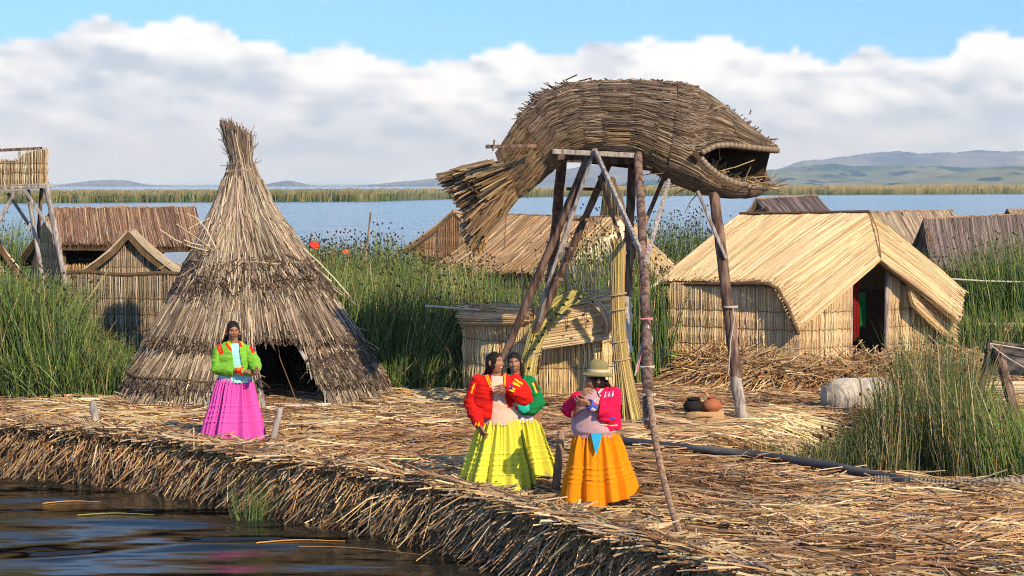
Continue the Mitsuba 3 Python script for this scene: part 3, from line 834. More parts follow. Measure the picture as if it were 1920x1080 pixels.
# roof: left slope, its bent-down front flap, right slope with its flap
bedL, reL = roof_patch(R0, R1, E0b, E1, 1500, PALE, [3, 4, 3, 1.5, 1.2], sag=-0.02, r=r2, over=0.02)
bedF, reF = roof_patch(R1, Fp, E1, Tp, 420, PALE, [4, 4, 2, 2, 0.5], sag=-0.05, r=r2, over=0.02)
bedG, reG = roof_patch(R1, Fp, G2, G1, 520, PALE, [4, 4, 2, 2.5, 0.5], sag=-0.03, r=r2, over=0.01)
Rr = G2 + (R0 - R1) + [0.1, 0, 0]
bedB, reB = roof_patch(R0, R1, Rr, G2, 900, PALE, r=r2)
bedE, reE = roof_patch(R0 + [-0.02, 0.05, -0.03], R0, E0, E0b, 90, PALE, r=r2)
kr = part(k, 'roof', cat(bedL, bedF, bedE), 'm_palebase'); Bag().add(*reL.mesh()).add(*reF.mesh()).add(*reE.mesh()).part(k, 'roof__reeds', kind='stuff')
kr = part(k, 'roof', cat(bedG, bedB), 'm_palebase'); Bag().add(*reG.mesh()).add(*reB.mesh()).part(kr, 'reeds', kind='stuff')
G1b, Fb = at(1798, 632, 31.5), at(1702, 574, 30.75)
lo, lor = roof_patch(at(1700, 528, 31.05), at(1712, 572, 30.98), at(1796, 588, 31.62), at(1792, 646, 31.52), 160, PALE, r=r2, th=0.03)
kk = part(k, 'under_flap', lo, 'm_palebase'); lor.part(kk, 'reeds', kind='stuff')
eave = np.array([E0, E0b * 0.96 + E0 * 0.04, E0b, E0b * 0.7 + E1 * 0.3, E0b * 0.3 + E1 * 0.7, E1 + [-0.05, 0, 0], E1 + (Tp - E1) * 0.12 + [0.05, 0, 0.02], E1 + (Tp - E1) * 0.5 + [0.05, 0, 0.03], Tp]) + [0, -0.01, -0.05]
part(k, 'eave_roll', tube(np.array([np.interp(np.linspace(0, 8, 40), np.arange(9), eave[:, i]) for i in range(3)]).T, 0.036, 7, wob=0.15), 'm_base', True)
seam = np.array([R1, R1 * 0.5 + Fp * 0.5 + [0.03, -0.03, 0.06], Fp]) + [0.0, -0.03, 0.045]
part(k, 'seam_cord', tube(np.array([np.interp(np.linspace(0, 2, 20), np.arange(3), seam[:, i]) for i in range(3)]).T, 0.011, 5, wob=0.4), 'm_cord')
part(k, 'ridge_roll', tube(np.array([R0 + [0, 0, .03], (R0 + R1) / 2 + [0, 0, 0.03], R1 + [0, 0, 0.035]]), 0.028, 7), 'm_base')
for q0, q1, q2 in ((R0, E0b, 0), (R0 * .62 + R1 * .38, E0b * .62 + E1 * .38, 1)):
    pass
cl = [R1 * .35 + E1 * .65, Fp * 0.35 + Tp * 0.65]
part(k, 'seam_cord', tube(np.linspace(cl[0], cl[1], 12) + np.array([0, -0.03, 0.05]), 0.006, 4), 'm_cord')
# things inside and beside the hut
k2 = thing('hanging_cloth', 'dark red cloth hanging just inside the doorway of the reed hut', 'cloth')


def drape(cx, cy, z0, z1, w, d, seed, dirv, taper=0.2):
    u, v = np.meshgrid(np.linspace(-0.5, 0.5, 40), np.linspace(0, 1, 30), indexing='ij')
    fold = 0.035 * np.sin(u * 26 + 3 * meshkit.fbm(np.stack([u * 3, v * 2, 0 * u + seed], -1), 2, seed) + v * 1.5) * (0.3 + v)
    ww = w * (1 - taper * v)
    x = cx + dirv[0] * u * ww - dirv[1] * fold
    y = cy + dirv[1] * u * ww + dirv[0] * fold
    return slab(np.stack([x, y, z1 + (z0 - z1) * v + 0.04 * np.sin(u * 7 + seed) * v], -1), 0.008, np.broadcast_to(np.array([dirv[1], -dirv[0], 0.0]), u.shape + (3,)))


dm = (dA + dB) / 2; dd = unit(C2 - B2); inn = np.array([-dd[1], dd[0]])
p = dm + inn * 0.62
put(k2, drape(*(p - dd * 0.14), zb + 0.12, 2.3, 0.44, 0.02, 3, dd), 'm_dred', True)
k2 = thing('hanging_cloth', 'bright red cloth hanging in the middle of the hut doorway', 'cloth')
put(k2, drape(*(p + dd * 0.10 - inn * 0.10), zb + 0.35, 2.3, 0.30, 0.02, 5, dd, 0.1), 'm_red', True)
k2 = thing('hanging_cloth', 'green cloth hanging at the right side of the hut doorway', 'cloth')
put(k2, drape(*(p + dd * 0.33 - inn * 0.06), zb + 0.55, 2.0, 0.18, 0.02, 8, dd, 0.0), 'm_dgreen', True)
k2 = thing('side_panel', 'dark leaning reed panel behind the left corner of the new hut', 'panel')
q = [at(1256, 560, 31.9), at(1238, 590, 32.3), at(1256, 690, 31.9), at(1190, 690, 32.6)]
b_, rr_ = roof_patch(q[0], q[0] + [0, 0.5, 0], q[3], q[3] + [0, 0.6, 0], 120, GREYS, r=r2)
part(k2, 'board', b_, 'm_base'); rr_.part(k2, 'reeds', kind='stuff')


def tarp(name, c, sx, sy, sz, seed, label, mat, cate):
    m = trimesh.creation.icosphere(4)
    v = m.vertices * [sx, sy, sz]
    v = v * (0.7 + 0.7 * meshkit.fbm(m.vertices * 2.4 + seed, 4, seed)[:, None])
    v[:, 2] = np.maximum(v[:, 2], -sz * 0.4)
    kk = thing(name, label, cate)
    put(kk, trimesh.Trimesh(v + c, m.faces, process=False), mat, 40)


tarp('plastic_sheet', at(1243, 666, 31.5), 0.10, 0.2, 0.13, 3, 'crumpled blue plastic sheet behind the left corner of the reed hut', 'm_blue', 'plastic sheet')
tarp('plastic_sheet', at(1405, 681, 30.5), 0.15, 0.10, 0.04, 5, 'small blue plastic scrap on the straw below the side wall of the reed hut', 'm_blue', 'plastic sheet')


# ------------------------------------------------------------------ the other thatched huts
def gable_hut(label, Rf, Rb, El, Er, Elb, Erb, zwall, cols, w, wallcols, n=700, seed=1, rows=1, wall_tone=1.0, skew=0.0, gable=True, th=0.09, inset=0.25, over=0.05):
    """A hut from its front ridge point Rf, rear ridge point Rb and its four eave corners (front left, front right, rear left, rear right)."""
    k = thing('thatched_hut', label, 'hut')
    r = np.random.default_rng(seed)
    bl, rl = roof_patch(Rf, Rb, El, Elb, n, cols, w, r=r, rows=rows, th=th, skew=skew, over=over)
    br, rr = roof_patch(Rf, Rb, Er, Erb, n, cols, w, r=r, rows=rows, th=th, skew=skew, over=over)
    k1 = part(k, 'roof', bl, 'm_base'); rl.part(k1, 'reeds', kind='stuff')
    k1 = part(k, 'roof', br, 'm_base'); rr.part(k1, 'reeds', kind='stuff')
    part(k, 'ridge_roll', tube(np.linspace(Rf, Rb, 30) + np.array([0, 0, 0.012]) + r.normal(size=(30, 3)) * [0, 0, 0.006], 0.024, 7, wob=0.5), 'm_tan_wood')
    m = (El + Er + Elb + Erb) / 4
    c = [np.asarray(q) + (m - q) * inset * 0.5 for q in (El, Er, Erb, Elb)]
    mid = (c[0] + c[1]) / 2
    ztop = lambda s: np.interp(s, [0, 0.5, 1], [El[2] - 0.02, Rf[2] - 0.12, Er[2] - 0.02])
    path = [c[0][:2], c[1][:2]]
    if path[1][0] < path[0][0]:
        path = path[::-1]
    rws = [zwall + 0.3 * i for i in range(1, 9)]
    g, ties = mat_wall(path, zwall, ztop, rws, 0.026, wallcols, r=r, tone=wall_tone)
    part(k, 'gable_wall', back_wall(path, zwall, ztop), 'm_base'); g.part(k, 'gable_wall__reeds', kind='stuff')
    [put(numbered(k + '__gable_wall__tie_cord'), q, 'm_cord') for q in ties]
    for a, b in ((c[3], c[0]), (c[1], c[2])):
        zt = lambda s, a=a: np.full_like(s, min(El[2], Er[2]) + 0.05)
        pa = [a[:2], b[:2]]
        g, ties = mat_wall(pa, zwall, zt, rws, 0.026, wallcols, r=r, tone=wall_tone)
        kw = part(k, 'wall', back_wall(pa, zwall, zt), 'm_base'); g.part(kw, 'reeds', kind='stuff')
    return k


BROWN = [(0.30, 0.185, 0.105), (0.22, 0.125, 0.068), (0.14, 0.080, 0.045), (0.42, 0.30, 0.19), (0.09, 0.055, 0.035)]
WARM = [(0.34, 0.225, 0.12), (0.25, 0.155, 0.08), (0.16, 0.095, 0.05), (0.50, 0.38, 0.23), (0.11, 0.07, 0.04)]
COOL = [(0.21, 0.165, 0.145), (0.155, 0.12, 0.105), (0.11, 0.085, 0.075), (0.29, 0.235, 0.205), (0.075, 0.055, 0.05)]
SAND = [(0.44, 0.35, 0.24), (0.38, 0.29, 0.19), (0.30, 0.22, 0.14), (0.50, 0.41, 0.29)]

# brown hut behind the tower: front gable at its right end (pale), long roof to the left
Rf, Rb = at(1165, 408, 38.6), at(938, 404, 40.6)
gable_hut('brown thatched hut with a pale cream gable standing behind the fish tower', Rf, Rb, at(1062, 512, 37.0), at(1268, 496, 38.8), at(803, 508, 39.0), Rb + (at(1268, 496, 38.8) - Rf), 0.2, WARM, [4, 4, 3, 2.5, 2], PALE, 1700, 31, skew=0.0)
k = thing('gable_mat', 'cream woven reed mat hung over the gable of the brown hut', 'mat')
p0 = [at(1158, 412, 38.5), at(1190, 415, 38.45), at(1062, 520, 36.9), at(1150, 500, 37.6)]
b_, rr_ = roof_patch(at(1163, 412, 38.4), at(1186, 440, 38.0), at(1060, 500, 36.85), at(1072, 535, 36.8), 150, [(0.74, 0.66, 0.48), (0.68, 0.58, 0.40)], r=r2, th=0.02)
part(k, 'backing', b_, 'm_base'); rr_.part(k, 'reeds', kind='stuff')
k = thing('gable_mat', 'tan woven reed flap on the right slope of the brown hut gable', 'mat')
b_, rr_ = roof_patch(at(1190, 418, 38.2), at(1180, 440, 38.0), at(1266, 498, 38.6), at(1240, 545, 38.2), 200, PALE, r=r2, th=0.02)
part(k, 'backing', b_, 'm_base'); rr_.part(k, 'reeds', kind='stuff')
# peak of a hut behind the fish tail
gable_hut('light brown hut peak rising from the reeds behind the fish tail', at(848, 395, 44.5), at(965, 402, 46.5), at(752, 470, 43.9), at(930, 470, 44.6), at(860, 470, 46.0), at(1030, 470, 46.5), 0.2, SAND, [2, 3, 4, 1], BROWN[:2] + SAND[2:3], 600, 32)
# long brown hut at the left
gable_hut('long brown thatched hut with a beige wall behind the conical hut at left', at(98, 391, 39.5), at(366, 390, 40.6), at(40, 490, 40.5), at(105, 458, 37.6), at(300, 470, 42.0), at(385, 462, 38.6), 0.2, BROWN, [4, 4, 3, 1.5, 2], [(0.46, 0.33, 0.17), (0.40, 0.27, 0.13)], 1900, 33, th=0.12)
# small grey hut
gable_hut('small weathered grey reed hut behind the grey reed fence at left', at(240, 434, 34.2), at(252, 432, 37.0), at(150, 512, 34.0), at(338, 520, 34.4), at(180, 505, 37.0), at(352, 512, 37.2), 0.2, [(0.42, 0.355, 0.26), (0.33, 0.275, 0.195), (0.25, 0.20, 0.14)], [3, 3, 2], [(0.42, 0.35, 0.25), (0.35, 0.29, 0.2)], 600, 34)
# far left pale dome-like mat
gable_hut('pale reed hut edge at the far left behind the green reeds', at(-8, 436, 34.0), at(-30, 438, 36.5), at(-160, 520, 34.0), at(52, 522, 33.8), at(-180, 520, 36.5), at(45, 512, 36.4), 0.2, PALE, None, PALE, 400, 35)
# right background huts
gable_hut('grey hut roof against the lake above the new reed hut', at(1418, 374, 44.4), at(1532, 367, 46.0), at(1388, 408, 44.2), at(1470, 425, 42.8), at(1515, 405, 46.6), at(1572, 408, 44.8), 0.3, COOL, None, [(0.2, 0.15, 0.1), (0.15, 0.11, 0.08)], 500, 36)
gable_hut('sand coloured hut roof just behind the ridge of the new reed hut', at(1600, 399, 41.0), at(1786, 396, 42.0), at(1560, 450, 42.0), at(1640, 470, 39.6), at(1740, 440, 43.0), at(1835, 470, 40.6), 0.3, SAND, None, SAND, 800, 37)
gable_hut('dark grey thatched hut at the right edge above the green reeds', at(1732, 412, 36.0), at(1960, 400, 38.0), at(1690, 500, 36.6), at(1752, 505, 34.6), at(1900, 490, 38.6), at(1985, 515, 36.2), 0.25, COOL, [4, 4, 3, 2, 1], [(0.22, 0.16, 0.10), (0.16, 0.11, 0.07)], 1500, 38, th=0.12)
gable_hut('small brown hut ridge peeking over the dark grey hut at the right edge', at(1888, 394, 43.0), at(1990, 392, 44.0), at(1860, 425, 43.5), at(1930, 440, 42.0), at(1960, 425, 44.5), at(2020, 440, 43.0), 0.3, SAND, None, SAND, 300, 39)

# grey reed fence in front of the small hut
k = thing('reed_fence', 'weathered grey woven reed fence standing in the green reeds at left', 'fence')
pa = [at(120, 600, 33.2)[:2], at(335, 600, 32.6)[:2]]
zt = lambda s: 3.75 - (515 - 348) * 33 / F + 0.02 * np.sin(s * 9)
rws = [1.28, 1.55, 1.82]
g, ties = mat_wall(pa, 0.1, zt, rws, 0.026, [(0.42, 0.36, 0.27), (0.34, 0.29, 0.21), (0.25, 0.2, 0.14)], r=r2)
part(k, 'backing', back_wall(pa, 0.1, zt), 'm_base'); g.part(k, 'backing__reeds', kind='stuff'); [put(numbered(k + '__backing__tie_cord'), q, 'm_cord') for q in ties]
pt = np.array([[*(np.array(pa[0]) * (1 - s) + np.array(pa[1]) * s), float(zt(np.array(s))) + 0.02] for s in np.linspace(0, 1, 12)])
part(k, 'top_roll', tube(pt, 0.04, 7, wob=0.3), 'm_base')

# ------------------------------------------------------------------ the conical hut
k = thing('conical_hut', 'large conical hut of weathered grey reeds with a dark doorway and a tied tuft', 'hut')
AX = at(463, 770, 29.15); ax, ay = AX[0], AX[1]; g0 = 0.55
zpx = lambda y: 3.75 - (y - 348) * 29.0 / F
ZK = np.array([zpx(y) for y in (776, 690, 620, 560, 500, 470, 430, 400, 360, 320)]); RK = np.array([268, 222, 177, 144, 111, 93, 72, 54, 36, 23]) / F * 29.0
rz = lambda z: np.interp(z, ZK, RK)
cxz = lambda z: ax + np.interp(z, [g0, 1.6, 2.6, 3.4, 4.1], [0.135, 0.12, 0.07, -0.02, -0.06])
th1 = lambda z: np.interp(z, [g0, 1.6], [math.radians(11), math.radians(6)])
th2 = lambda z: np.interp(z, [g0, 1.6], [math.radians(39.5), math.radians(29)])
DOORZ = zpx(622)


def cone_pt(th, z, off):
    r = rz(z) + off
    return np.stack([cxz(z) + r * np.sin(th), ay - r * np.cos(th), z], -1)


tg = np.concatenate([np.linspace(math.radians(38), math.radians(366), 80)])
zg = np.linspace(g0 - 0.1, zpx(330), 40)
TH, ZG = np.meshgrid(tg, zg, indexing='ij')
sh = TH.copy()
b1 = slab(cone_pt(TH, ZG, -0.05), 0.05, np.stack([np.sin(TH), -np.cos(TH), 0.4 + 0 * TH], -1) / 1.08)
TH, ZG = np.meshgrid(np.linspace(math.radians(5.5), math.radians(38.5), 14), np.linspace(DOORZ - 0.02, zpx(330), 30), indexing='ij')
b2 = slab(cone_pt(TH, ZG, -0.052), 0.05, np.stack([np.sin(TH), -np.cos(TH), 0.4 + 0 * TH], -1) / 1.08)
part(k, 'lining', cat(b1, b2), 'm_base')


def indoor(th, z):
    return (z < DOORZ) & (th > th1(z)) & (th < th2(z))


TIERS = [(482, 318, 1400, 0.06, 'thatch'), (545, 440, 1500, 0.06, 'thatch'), (624, 480, 2200, 0.10, 'thatch'), (700, 590, 2400, 0.09, 'thatch'), (782, 660, 3000, 0.04, 'thatch')]
CH = [(0.345, 0.28, 0.205), (0.255, 0.20, 0.142), (0.165, 0.124, 0.088), (0.088, 0.062, 0.044), (0.48, 0.405, 0.305)]
for i, (yb_, yt_, n, off, nm) in enumerate(TIERS):
    th = r2.uniform(-math.radians(125), math.radians(125), n)
    z1, z0 = zpx(yt_) + r2.uniform(-0.25, 0.10, n), np.maximum(zpx(yb_) + r2.normal(size=n) * 0.075, g0 + 0.02 + r2.uniform(0, 0.05, n))
    z1 = np.where(indoor(th, z0 + 0.05) & (z0 < DOORZ - 0.06), np.nan, z1)
    ok = ~np.isnan(z1)
    for zz in (0.75, 0.9, 1.1, 1.3, 1.5):
        ok &= ~((zz > z0) & (zz < np.nan_to_num(z1)) & indoor(th, np.full(n, zz)))
    th, z0, z1 = th[ok], z0[ok], z1[ok]; n = len(th)
    dth = r2.normal(size=n) * 0.095 / np.maximum(rz(z0), 0.3)
    t = np.array([0, 0.35, 0.7, 1.0])[None]
    zz = z1[:, None] * (1 - t) + z0[:, None] * t
    tt_ = th[:, None] + dth[:, None] * (t - 0.3)
    of = 0.0 + off * t ** 1.3 + r2.uniform(0, 0.05, (n, 1)) * (0.3 + t)
    P = cone_pt(tt_, zz, of)
    kk = meshkit.fbm(np.stack([th * 3.2, 0 * th + i * 0.7, 0 * th], -1), 3, 77)
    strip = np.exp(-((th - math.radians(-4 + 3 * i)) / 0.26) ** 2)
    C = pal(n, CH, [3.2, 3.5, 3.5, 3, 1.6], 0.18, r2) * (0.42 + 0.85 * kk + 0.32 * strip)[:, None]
    dark = r2.uniform(size=n) < 0.25
    Ce = np.stack([C, C, C, C * 0.9], 1)
    R = r2.uniform(0.006, 0.015, n)[:, None] * np.array([0.9, 1, 1, 0.7])[None]
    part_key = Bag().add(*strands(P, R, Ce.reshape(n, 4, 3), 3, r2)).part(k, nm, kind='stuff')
# dark matted bands under the tiers, made of short old reeds
bag = Bag()
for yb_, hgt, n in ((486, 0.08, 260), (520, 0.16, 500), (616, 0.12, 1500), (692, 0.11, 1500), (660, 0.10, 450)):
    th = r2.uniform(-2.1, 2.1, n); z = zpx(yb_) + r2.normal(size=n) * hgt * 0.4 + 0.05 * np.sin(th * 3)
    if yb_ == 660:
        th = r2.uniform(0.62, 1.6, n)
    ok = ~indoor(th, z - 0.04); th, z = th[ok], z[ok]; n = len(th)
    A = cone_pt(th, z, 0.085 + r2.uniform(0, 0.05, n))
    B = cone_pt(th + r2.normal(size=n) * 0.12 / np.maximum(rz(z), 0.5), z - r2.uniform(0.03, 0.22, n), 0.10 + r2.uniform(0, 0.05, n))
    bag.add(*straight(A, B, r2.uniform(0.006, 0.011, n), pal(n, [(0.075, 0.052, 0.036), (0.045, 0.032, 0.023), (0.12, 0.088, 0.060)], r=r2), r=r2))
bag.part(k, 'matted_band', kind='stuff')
# long loose stems laid over the tiers
bag = Bag()
n = 1900
th = np.where(r2.uniform(size=n) < 0.40, r2.normal(size=n) * 0.17 - 0.12, r2.uniform(-1.9, 1.9, n))
z1 = r2.uniform(1.4, 3.9, n); z0 = np.maximum(z1 - r2.uniform(0.5, 1.5, n), g0 + 0.03)
dth = r2.normal(size=n) * 0.12 / np.maximum(rz((z0 + z1) / 2), 0.4)
ok = np.ones(n, bool)
for q in np.linspace(0, 1, 8):
    ok &= ~indoor(th + dth * q, z1 + (z0 - z1) * q - 0.05)
th, z1, z0, dth = th[ok], z1[ok], z0[ok], dth[ok]; n = len(th)
t = np.linspace(0, 1, 5)[None]
P = cone_pt(th[:, None] + dth[:, None] * t, z1[:, None] * (1 - t) + z0[:, None] * t, 0.045 + r2.uniform(0, 0.04, (n, 1)) + 0.05 * t ** 2)
bag.add(*strands(P, r2.uniform(0.006, 0.012, n)[:, None] * np.array([0.9, 1, 1, 1, 0.6])[None], pal(n, CH, [4, 3, 2, 0.7, 3], 0.14, r2), 3, r2))
bag.part(k, 'over_thatch', kind='stuff')
# the door
dl0, dl1 = cone_pt(th1(g0) * np.ones(1), np.array([g0 + 0.02]), 0.05)[0], cone_pt(th1(1.5) * np.ones(1), np.array([DOORZ + 0.0]), 0.04)[0]
dr0, dr1 = cone_pt(th2(g0) * np.ones(1), np.array([g0 + 0.02]), 0.05)[0], cone_pt(th2(1.5) * np.ones(1), np.array([DOORZ + 0.0]), 0.04)[0]
part(k, 'door_post', plank(dl0, dl1, 0.085, 0.05, (1, 0, 0)), 'm_gray', label='pale grey wooden door post at the left of the doorway')
part(k, 'door_post', plank(dr0, dr1, 0.05, 0.05, (1, 0, 0)), 'm_gray')
part(k, 'door_sill', plank(dl0 + [0.02, -0.02, 0.03], dr0 + [-0.02, -0.02, 0.03], 0.06, 0.05, (0, 0, 1)), 'm_pale_wood')
part(k, 'lintel', pole(dl1 + [-0.05, 0.02, 0.02], dr1 + [0.05, 0.02, 0.02], 0.03, seed=5), 'm_wood')
part(k, 'hanging_string', tube(np.array([dr1 * 0.5 + dl1 * 0.5 + [0.06, 0.03, -0.02], dr1 * 0.5 + dl1 * 0.5 + [0.10, 0.02, -0.3], dr0 * 0.45 + dl0 * 0.55 + [0.02, 0.02, 0.1]]), 0.006, 5), 'm_cord')
# topknot and ropes
n = 700
th = r2.uniform(0, 6.283, n); q = np.sqrt(r2.uniform(0, 1, n))
zt_ = zpx(320)
A = np.stack([ax - 0.06 + np.cos(th) * q * 0.19, ay + np.sin(th) * q * 0.19, zt_ - 0.12 + 0 * th], -1)
M = np.stack([ax - 0.06 + np.cos(th) * q * 0.175, ay + np.sin(th) * q * 0.185, zt_ + 0.16 + 0 * th], -1)
E = np.stack([ax - 0.13 + np.cos(th) * q * 0.22 + r2.normal(size=n) * 0.035, ay + np.sin(th) * q * 0.23, zpx(243) + r2.normal(size=n) * 0.05 - 0.12 * np.cos(th) * q], -1)
C = pal(n, CH, [2, 3, 4, 3, 1], r=r2)
bag = Bag().add(*strands(np.stack([A, M, E], 1), np.array([0.010, 0.010, 0.006])[None] * r2.uniform(0.6, 1.1, (n, 1)), C, 3, r2))
n = 60                             # frayed ends sticking out
th = r2.uniform(0, 6.283, n); z = zt_ + r2.uniform(0.0, 0.6, n)
A = np.stack([ax - 0.06 - 0.10 * (z - zt_) + np.cos(th) * 0.17, ay + np.sin(th) * 0.17, z], -1)
B = A + np.stack([np.cos(th) * r2.uniform(0.03, 0.16, n), np.sin(th) * 0.08, r2.uniform(-0.1, 0.2, n)], -1)
bag.add(*straight(A, B, 0.006, pal(n, CH, r=r2), r=r2))
bag.part(k, 'top_tuft', kind='stuff')


def ring(z, off, rad, tilt=0.0, name='rope', n=70, a=-2.2, b=2.2):
    th = np.linspace(a, b, n)
    zz = z + tilt * np.sin(th) + 0.012 * np.sin(th * 9)
    return tube(cone_pt(th, zz, off + 0.01 * np.sin(th * 5)), rad, 6, wob=0.3)


part(k, 'rope', ring(zpx(488), 0.10, 0.018, -0.03), 'm_cord2')
part(k, 'rope', ring(zpx(320), 0.035, 0.020, 0.02, a=-3.1, b=3.1), 'm_cord2')
part(k, 'rope', ring(zpx(622), 0.13, 0.020, 0.02, a=-2.2, b=-0.02), 'm_base')
part(k, 'rope', ring(zpx(694), 0.13, 0.022, 0.0, a=-2.2, b=0.0), 'm_base')
# loose stems poking out of the flanks
n = 130
th = r2.uniform(-1.7, 1.7, n); z = r2.uniform(0.8, 3.4, n)
ok = ~indoor(th, z) & ~indoor(th, z - 0.4); th, z = th[ok], z[ok]; n = len(th)
A = cone_pt(th, z, 0.06)
B = A + np.stack([np.sin(th) * r2.uniform(0.02, 0.2, n) + r2.normal(size=n) * 0.16, -0.1 * np.cos(th), -r2.uniform(0.1, 0.7, n)], -1)
bag = Bag().add(*straight(A, B, r2.uniform(0.005, 0.010, n), pal(n, CH[:2] + CH[4:], r=r2), bend=0.03, m=3, r=r2))
for (x0, y0, x1, y1) in ((565, 462, 668, 572), (570, 466, 660, 560), (400, 470, 330, 420), (405, 465, 350, 400), (390, 470, 300, 430), (395, 460, 345, 450)):
    bag.add(*straight([at(x0, y0, 28.3)], [at(x1, y1, 28.2)], 0.010, [(0.45, 0.38, 0.27)], bend=0.05, m=4, r=r2))
bag.part(k, 'loose_stems', kind='stuff')


# ------------------------------------------------------------------ the fish tower
r3 = np.random.default_rng(33)
YF = 26.3                         # depth of the fish's middle plane
GZ = lambda p: np.array([p[0], p[1], float(height(p[0], p[1])) - 0.05])
k = thing('fish_tower', 'tall lookout tower of dark poles and grey braces that carries the reed fish', 'tower')


def leg(name, pts, r0, mat, seed, dr=None):
    pts = np.array(pts, float)
    t = np.linspace(0, len(pts) - 1, 24)
    p = np.array([np.interp(t, np.arange(len(pts)), pts[:, i]) for i in range(3)]).T
    p = p + 0.004 * np.random.default_rng(seed).normal(size=p.shape)
    part(k, name, tube(p, np.linspace(r0 * 0.95, r0 * 1.08, 24), 12, True, 0.07, seed), mat, 50)


f3 = gnd(1397, 797)
leg('leg', [at(1338, 360, f3[1] + 0.35), at(1363, 556, f3[1] + 0.15), at(1382, 708, f3[1] + 0.02)], 0.075, 'm_wood', 41)
leg('leg_foot', [at(1378, 706, f3[1] + 0.02), f3 - [0, 0, 0.1]], 0.080, 'm_gray', 42)
f2 = gnd(1219, 800)
L0, L1 = at(1196, 288, 25.6), at(1216, 797, 20.3)       # the raking front leg, spliced to a thinner pole that reaches the ground near the edge
tt__ = np.linspace(0, 1, 200)[:, None]
LP = L0 * (1 - tt__) + L1 * tt__ + np.array([0.02, 0, 0.0]) * np.sin(tt__ * 3.1)
rel_ = LP - CAM
LPY = 540 - F * (rel_ @ UP) / (rel_ @ FW)


def on_leg(y):
    return np.array([np.interp(y, LPY, LP[:, i]) for i in range(3)])


leg('leg', [on_leg(y) for y in (290, 400, 500, 600, 700, 797)], 0.056, 'm_wood', 43)
fb = at(1172, 700, 27.9); fb[2] = 0.4
leg('leg', [at(1187, 292, 27.2), at(1178, 470, 27.5), fb], 0.065, 'm_wood', 44)
fb2 = at(1008, 690, 29.6); fb2[2] = 0.3
leg('leg', [at(1054, 290, 26.6), at(1045, 400, 27.4), at(1030, 560, 28.6), fb2], 0.075, 'm_wood', 45)
fb3 = at(1385, 640, 28.2); fb3[2] = 0.3


def brace(p0, p1, Y0, Y1, w=0.085, th=0.04, mat='m_gray'):
    part(k, 'brace', plank(at(*p0, Y0), at(*p1, Y1), w, th, (1, 0, 0)), mat)


brace((1116, 283), (1203, 476), 25.75, on_leg(476)[1] - 0.08)
brace((1124, 330), (1172, 476), 26.6, 26.9, 0.075, 0.05, 'm_tan_wood')
brace((1246, 330), (1200, 440), 26.9, 26.3, 0.075, 0.05, 'm_tan_wood')
brace((1255, 336), (1210, 495), 26.0, on_leg(495)[1] - 0.08, 0.075)
brace((1308, 358), (1361, 484), 25.7, 25.7, 0.09)
part(k, 'beam', plank(at(1036, 284, 25.8), at(1198, 292, 25.8), 0.07, 0.07, (0, 0, 1)), 'm_gray')
part(k, 'beam', plank(at(1048, 297, 26.1), at(1262, 302, 26.1), 0.09, 0.10, (0, 0, 1)), 'm_wood')
part(k, 'beam', plank(at(1040, 294, 27.0), at(1345, 330, 27.0), 0.08, 0.08, (0, 0, 1)), 'm_wood')
part(k, 'crossbeam', plank(at(1052, 294, 25.75), at(1052, 294, 27.1) * [1, 1, 0] + [0, 0, at(1052, 294, 25.75)[2]], 0.09, 0.08, (0, 0, 1)), 'm_wood')
part(k, 'crossbeam', plank(at(1198, 297, 25.75), at(1198, 297, 27.2) * [1, 1, 0] + [0, 0, at(1198, 297, 25.75)[2]], 0.09, 0.08, (0, 0, 1)), 'm_wood')
part(k, 'crossbeam', plank(at(1338, 360, 26.0), at(1338, 360, 27.1) * [1, 1, 0] + [0, 0, at(1338, 360, 26.0)[2]], 0.07, 0.07, (0, 0, 1)), 'm_wood')
part(k, 'outrigger', plank(at(911, 275, 25.55), at(1006, 274, 25.7), 0.05, 0.05, (0, 0, 1)), 'm_wood')
part(k, 'peg', pole(at(927, 262, 25.5), at(924, 283, 25.5), 0.012, seed=4), 'm_wood')
for i, (x, y, Y) in enumerate(((1370, 577, f3[1] + 0.1), (1200, 600, 0), (1209, 690, 0), (1217, 742, 0), (1217, 788, 0))):
    c = at(x, y, Y) if i == 0 else on_leg(y)
    th = np.linspace(0, 6.3 * 2, 40)
    part(k, 'rope_binding', tube(np.stack([c[0] + (0.09 if i == 0 else 0.076) * np.cos(th), c[1] + (0.09 if i == 0 else 0.080) * np.sin(th), c[2] + 0.012 * th / 6.3], -1), 0.008, 5), 'm_pale_wood' if i != 1 else 'm_pinkcord')
RB = [on_leg(615)[1] - 0.09, on_leg(640)[1] - 0.10, on_leg(665)[1] - 0.10, on_leg(692)[1] - 0.10]
part(k, 'hanging_cord', tube(np.array([at(1374, 578, f3[1] - 0.0), at(1377, 600, f3[1] - 0.03), at(1370, 640, f3[1] - 0.05), at(1366, 700, f3[1] - 0.06)]), 0.007, 5), 'm_pale_wood')
for i, (dx, mat) in enumerate(((0, 'm_pinkcord'), (5, 'm_pale_wood'), (-8, 'm_pinkcord'), (-11, 'm_pale_wood'))):
    part(k, 'ribbon', tube(np.array([at(1214, 610, RB[0]), at(1217 + dx, 635, RB[0]), at(1212 + dx * 1.2, 660, RB[0] - 0.02), at(1206 + dx * 1.4, 686 + i * 6, RB[0] - 0.02)]), 0.014 if i < 2 else 0.009, 5), mat)

